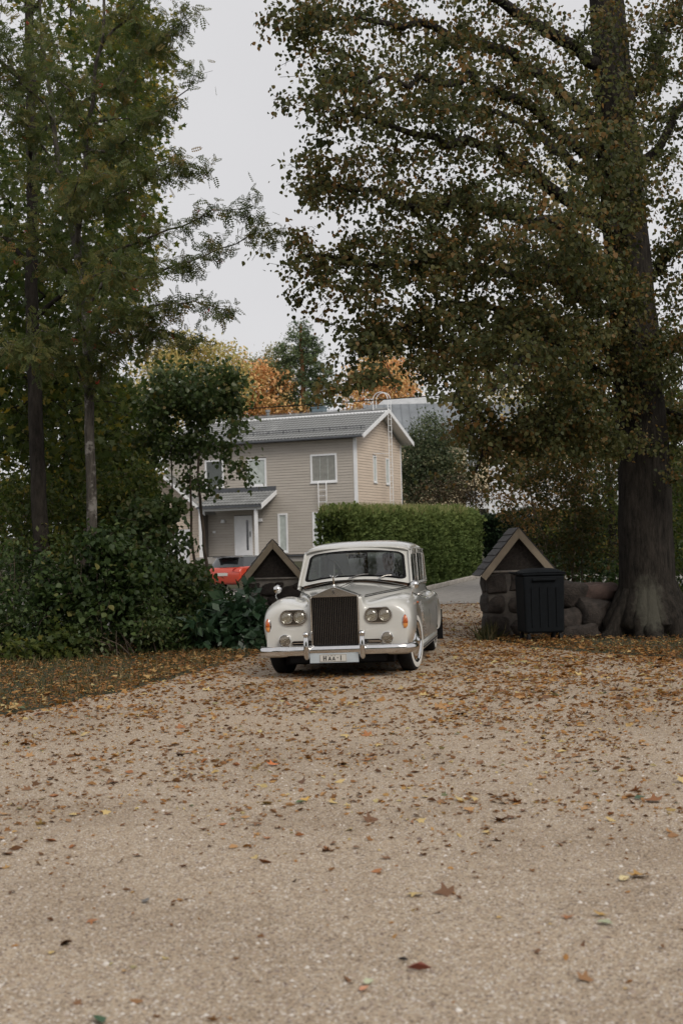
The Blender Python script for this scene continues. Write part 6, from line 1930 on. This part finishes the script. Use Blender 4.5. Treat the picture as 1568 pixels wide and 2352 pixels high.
# curled dead leaves
def dead(shape):
    tv, tf = shape; tv = tv.copy()
    tv[:, 1] -= .5
    tv[:, 2] = tv[:, 2] * 1.2 + .22 * np.abs(tv[:, 0]) ** 1.2 + .16 * (tv[:, 1]) ** 2
    return tv, tf


D_OVAL = dead(tmpl([(0, 0, 0), (-.24, .25, .0), (-.30, .55, .05), (-.1, .9, 0), (0, 1.02, 0), (.16, .85, .03), (.30, .5, .08), (.22, .2, 0), (0, .5, -.04)], [(0, 8, 2, 1), (8, 4, 3, 2), (8, 6, 5, 4), (0, 7, 6, 8)]))
D_MAPLE = dead(LEAF_MAPLE)
D_CURL = (lambda v: (v[0] * np.array([.55, 1, 1]) + np.column_stack([np.zeros(len(v[0])), np.zeros(len(v[0])), .35 * np.abs(v[0][:, 0])]), v[1]))(D_OVAL)
LM['litter'] = leafmat('dead_leaf', [(0, (.055, .028, .014)), (.22, (.13, .060, .022)), (.5, (.27, .125, .040)), (.72, (.38, .20, .065)), (.86, (.46, .30, .12)), (.95, (.50, .42, .20)), (1, (.10, .13, .07))], .6, .2, .3)


def litter_dens(x, y):
    """Leaves per square metre."""
    g = in_gravel(x, y)
    edge = min(abs(x - gL(y)), abs(x - gR(y)))
    n_ = .5 + .5 * nz(x, y * .6, 1.3, 7) + .35 * nz(x, y, 4.5, 8)
    n_ = max(0.02, n_)
    if g:
        b = float(np.interp(y, [3, 6, 7.5, 9, 11, 14, 17, 21, 26, 36], [10, 18, 60, 260, 340, 320, 310, 320, 170, 40]))
        b *= 1 + .9 * sstep(.2, 2.5, x) * sstep(11, 16, y)
        b *= .12 + 1.7 * n_ ** 2
        b += 260 * math.exp(-edge * 4.5) * sstep(11, 14, y) * (.4 + n_)
        if 1.2 < x and y > 17: b += 90 * sstep(1.0, 1.9, x) * sstep(17, 20, y) * (.3 + n_) * (1 if y < 27 else .5)
        if y > 36.6: b += 130
        if -1.3 < x < 1.6 and 18.6 < y < 24: b *= .5
        return b
    if y > 34: return 10
    return (300 + 350 * n_) if edge < 1.2 else (130 + 330 * n_ ** 2)


MX = 900.0
rngl = np.random.default_rng(500)
LP = []
for (x0, x1, y0, y1) in ((-4, 4, 3.8, 9), (-6, 6, 9, 15), (-7.5, 8, 15, 21), (-7.5, 9, 21, 30), (-1, 9, 30, 38.2)):
    n = int((x1 - x0) * (y1 - y0) * MX)
    xx = rngl.uniform(x0, x1, n); yy = rngl.uniform(y0, y1, n); kk = rngl.random(n) * MX
    vis = (np.abs(xx) < yy * .27 + .5)
    for a, b, c in zip(xx[vis], yy[vis], kk[vis]):
        if c < litter_dens(a, b): LP.append((a, b))
LP = np.array(LP); n = len(LP)
size = np.clip(rngl.lognormal(math.log(.026), .50, n), .011, .085)
size = np.where(LP[:, 1] > 14, size * 1.25, size)
kind_ = rngl.choice(3, n, p=[.42, .18, .40])
size = np.where(kind_ == 1, size * 1.35, size)
tint = np.clip(rngl.beta(2.0, 2.2, n), 0, .93); tint = np.where(rngl.random(n) < .05, rngl.uniform(.9, 1, n), tint)
Dl = unit(np.column_stack([rngl.normal(0, 1, n), rngl.normal(0, 1, n), rngl.normal(0, .12, n)]))
Nl = unit(np.column_stack([rngl.normal(0, .35, n), rngl.normal(0, .35, n), np.ones(n)]))
flip = rngl.random(n) < .35
app = size / LP[:, 1]
ing = np.array([in_gravel(a, b) for a, b in LP])
big = np.argsort(-np.where(ing, app, 0))[:285]
isbig = np.zeros(n, bool); isbig[big] = True
Pz = np.column_stack([LP, zof(LP) + .012 + np.where(flip, size * .16, size * .02)])
Pz[~ing, 2] += rngl.uniform(.0, .05, (~ing).sum())
Nl[flip] *= -1
for k, (T_, nme) in enumerate(((D_OVAL, 'fallen_leaves'), (D_MAPLE, 'fallen_leaves'), (D_CURL, 'fallen_leaves'))):
    m_ = (kind_ == k) & ~isbig
    tag(leaf_obj(nme, Pz[m_], Dl[m_], Nl[m_], size[m_], T_, LM['litter'], tint[m_]), kind='stuff')
# the leaves that show largest lie on the gravel as pieces of their own; four shades, three outlines
shades = [(.13, .06, .025), (.24, .12, .045), (.36, .20, .08), (.46, .34, .14), (.17, .08, .032), (.30, .12, .04)]
SH = [simple('dead_leaf_shade', c, .6, var=.3, scale=60, bumps=.3, bscale=120) for c in shades]
proto = {}
def leaf_proto(k, s_):
    if (k, s_) not in proto:
        T_ = (D_OVAL, D_MAPLE, D_CURL)[k]
        me = bpy.data.meshes.new('fallen_leaf'); me.from_pydata([tuple(v) for v in T_[0]], [], [tuple(f) for f in T_[1]]); me.materials.append(SH[s_])
        proto[(k, s_)] = me
    return proto[(k, s_)]


def frame_of(D, N):
    D = Vector(D).normalized(); s_ = D.cross(Vector(N)).normalized(); N2 = s_.cross(D)
    return Matrix((s_, D, N2)).transposed().to_4x4()


for i in big:
    o = mobj('fallen_leaf', leaf_proto(int(kind_[i]), int(min(5, rngl.integers(0, 6)))), gravel)
    o.matrix_world = Matrix.Translation(Pz[i]) @ frame_of(Dl[i], Nl[i]) @ Matrix.Scale(float(size[i]), 4)

# leaves one can point to
SPECIAL = [
    (690, 1838, .085, 0, (.09, .13, .055), 'green fallen leaf touching a yellow one near the middle of the gravel'),
    (702, 1832, .085, 1, (.55, .33, .07), 'yellow fallen leaf lying over the green one near the middle of the gravel'),
    (628, 1752, .10, 1, (.50, .15, .04), 'bright orange curled leaf in the gravel straight below the number plate'),
    (1497, 1834, .13, 1, (.22, .09, .03), 'large brown maple leaf on the gravel at the right edge beside a green leaf'),
    (1468, 1828, .09, 0, (.04, .08, .045), 'dark green leaf beside the large brown maple leaf at the right edge'),
    (1470, 2005, .12, 1, (.36, .20, .05), 'big crumpled yellow brown maple leaf lying low on the right side of the gravel'),
    (1432, 2012, .08, 0, (.55, .46, .25), 'pale cream leaf next to the crumpled yellow brown maple leaf'),
    (228, 2334, .085, 0, (.04, .09, .04), 'dark green leaf at the bottom left corner of the gravel'),
    (962, 2218, .10, 2, (.20, .05, .03), 'reddish brown rolled leaf near the bottom middle of the gravel'),
    (925, 2196, .05, 2, (.03, .028, .03), 'small blackish leaf just above the reddish brown rolled leaf'),
    (836, 2262, .06, 0, (.50, .24, .14), 'salmon pink leaf at the bottom middle of the gravel'),
    (845, 2246, .055, 0, (.42, .44, .30), 'pale green leaf just above the salmon pink one'),
    (335, 2062, .065, 0, (.14, .13, .12), 'grey leaf lying flat on the left side of the gravel'),
    (1378, 2092, .07, 1, (.40, .24, .06), 'yellow leaf with a dark fold above a pale green one, lower right gravel'),
    (1388, 2112, .075, 0, (.34, .36, .24), 'long pale green leaf under the yellow folded one, lower right gravel'),
    (815, 1668, .09, 1, (.45, .28, .08), 'yellowish maple leaf on the gravel in front of the car shadow'),
]
for u, v, s_, k, c, lab in SPECIAL:
    d = (CM.to_3x3() @ Vector((u - 784, -(v - 1176), -FD))); p = Vector((0, 0, CAM_H)) + d * ((.03 - CAM_H) / d.z)
    T_ = (D_OVAL, D_MAPLE, D_CURL)[k]
    me = bpy.data.meshes.new('fallen_leaf'); me.from_pydata([tuple(x) for x in T_[0]], [], [tuple(f) for f in T_[1]])
    me.materials.append(simple('leaf_colour', c, .55, var=.3, scale=40, bumps=.3))
    o = mobj('fallen_leaf', me); a = R.uniform(0, 2 * pi)
    o.matrix_world = Matrix.Translation((p.x, p.y, .013 + s_ * .06)) @ frame_of((cos(a), sin(a), R.uniform(-.05, .05)), (R.uniform(-.25, .25), R.uniform(-.35, .1), 1)) @ Matrix.Scale(s_, 4)
    tag(o, lab, 'leaf')

# loose grit on the near gravel
rngp = np.random.default_rng(600); n = 9000
y = 3.9 + 8 * rngp.random(n) ** 1.5; x = (rngp.random(n) - .5) * (y * .54 + .6)
P = np.column_stack([x, y, np.full(n, .009)])
PEB = tmpl([(0, 0, .35), (.5, 0, 0), (.1, .45, 0), (-.45, .2, 0), (-.3, -.4, 0), (.3, -.42, 0)], [(0, 1, 2), (0, 2, 3), (0, 3, 4), (0, 4, 5), (0, 5, 1)])
PEB[0][:, 2] += -.05
pm = leafmat('grit_stone', [(0, (.16, .12, .10)), (.4, (.34, .27, .22)), (.7, (.50, .44, .39)), (1, (.66, .62, .58))], .85, 0.0, .2)
aa = rngp.uniform(0, 2 * pi, n)
tag(leaf_obj('grit', P, np.column_stack([np.cos(aa), np.sin(aa), np.zeros(n)]), np.tile([0, 0, 1.0], (n, 1)), rngp.lognormal(math.log(.011), .4, n), PEB, pm, rngp.random(n)), kind='stuff')

# far wood round the horizon and the wood behind the photographer, mirrored in chrome and glass
def wood(name, pts, n, size, seed, lm):
    rng = np.random.default_rng(seed); P = []
    for _ in range(n):
        x0, y0, h, rx, ry = pts[rng.integers(len(pts))]
        v = rng.normal(0, 1, 3); v /= np.linalg.norm(v); r = rng.random() ** .4
        P.append((x0 + v[0] * rx * r, y0 + v[1] * ry * r, max(T(x0, y0), T(x0, y0) + h * .5 + v[2] * h * .5 * r)))
    P = np.array(P)
    return tag(leaf_obj(name, P, unit(rng.normal(0, 1, (n, 3))), unit(rng.normal(0, .7, (n, 3)) + np.array([0, -.3, .6])), size * rng.uniform(.6, 1.4, n), TUFT, lm, rng.random(n)), kind='stuff')


rr = random.Random(9)
wood('far_wood', [(x + rr.uniform(-3, 3), 150 + rr.uniform(-10, 12), rr.uniform(7, 10), 7, 5) for x in range(14, 120, 7)] + [(x + rr.uniform(-3, 3), 135 + rr.uniform(-10, 12), rr.uniform(7, 10), 7, 5) for x in range(-110, -14, 7)]
     + [(22 + k * 5, 62 + k * 3, 6.5, 4, 3) for k in range(5)] + [(-22 - k * 5, 70 + k * 3, 7, 4, 3) for k in range(5)], 26000, .9, 700, LM['maple'])
wood('wood', [(x + rr.uniform(-2, 2), -16 + rr.uniform(-4, 3) - abs(x) * .1, rr.uniform(9, 14), 4.5, 3.5) for x in range(-34, 36, 5)], 16000, .8, 701, LM['maple'])
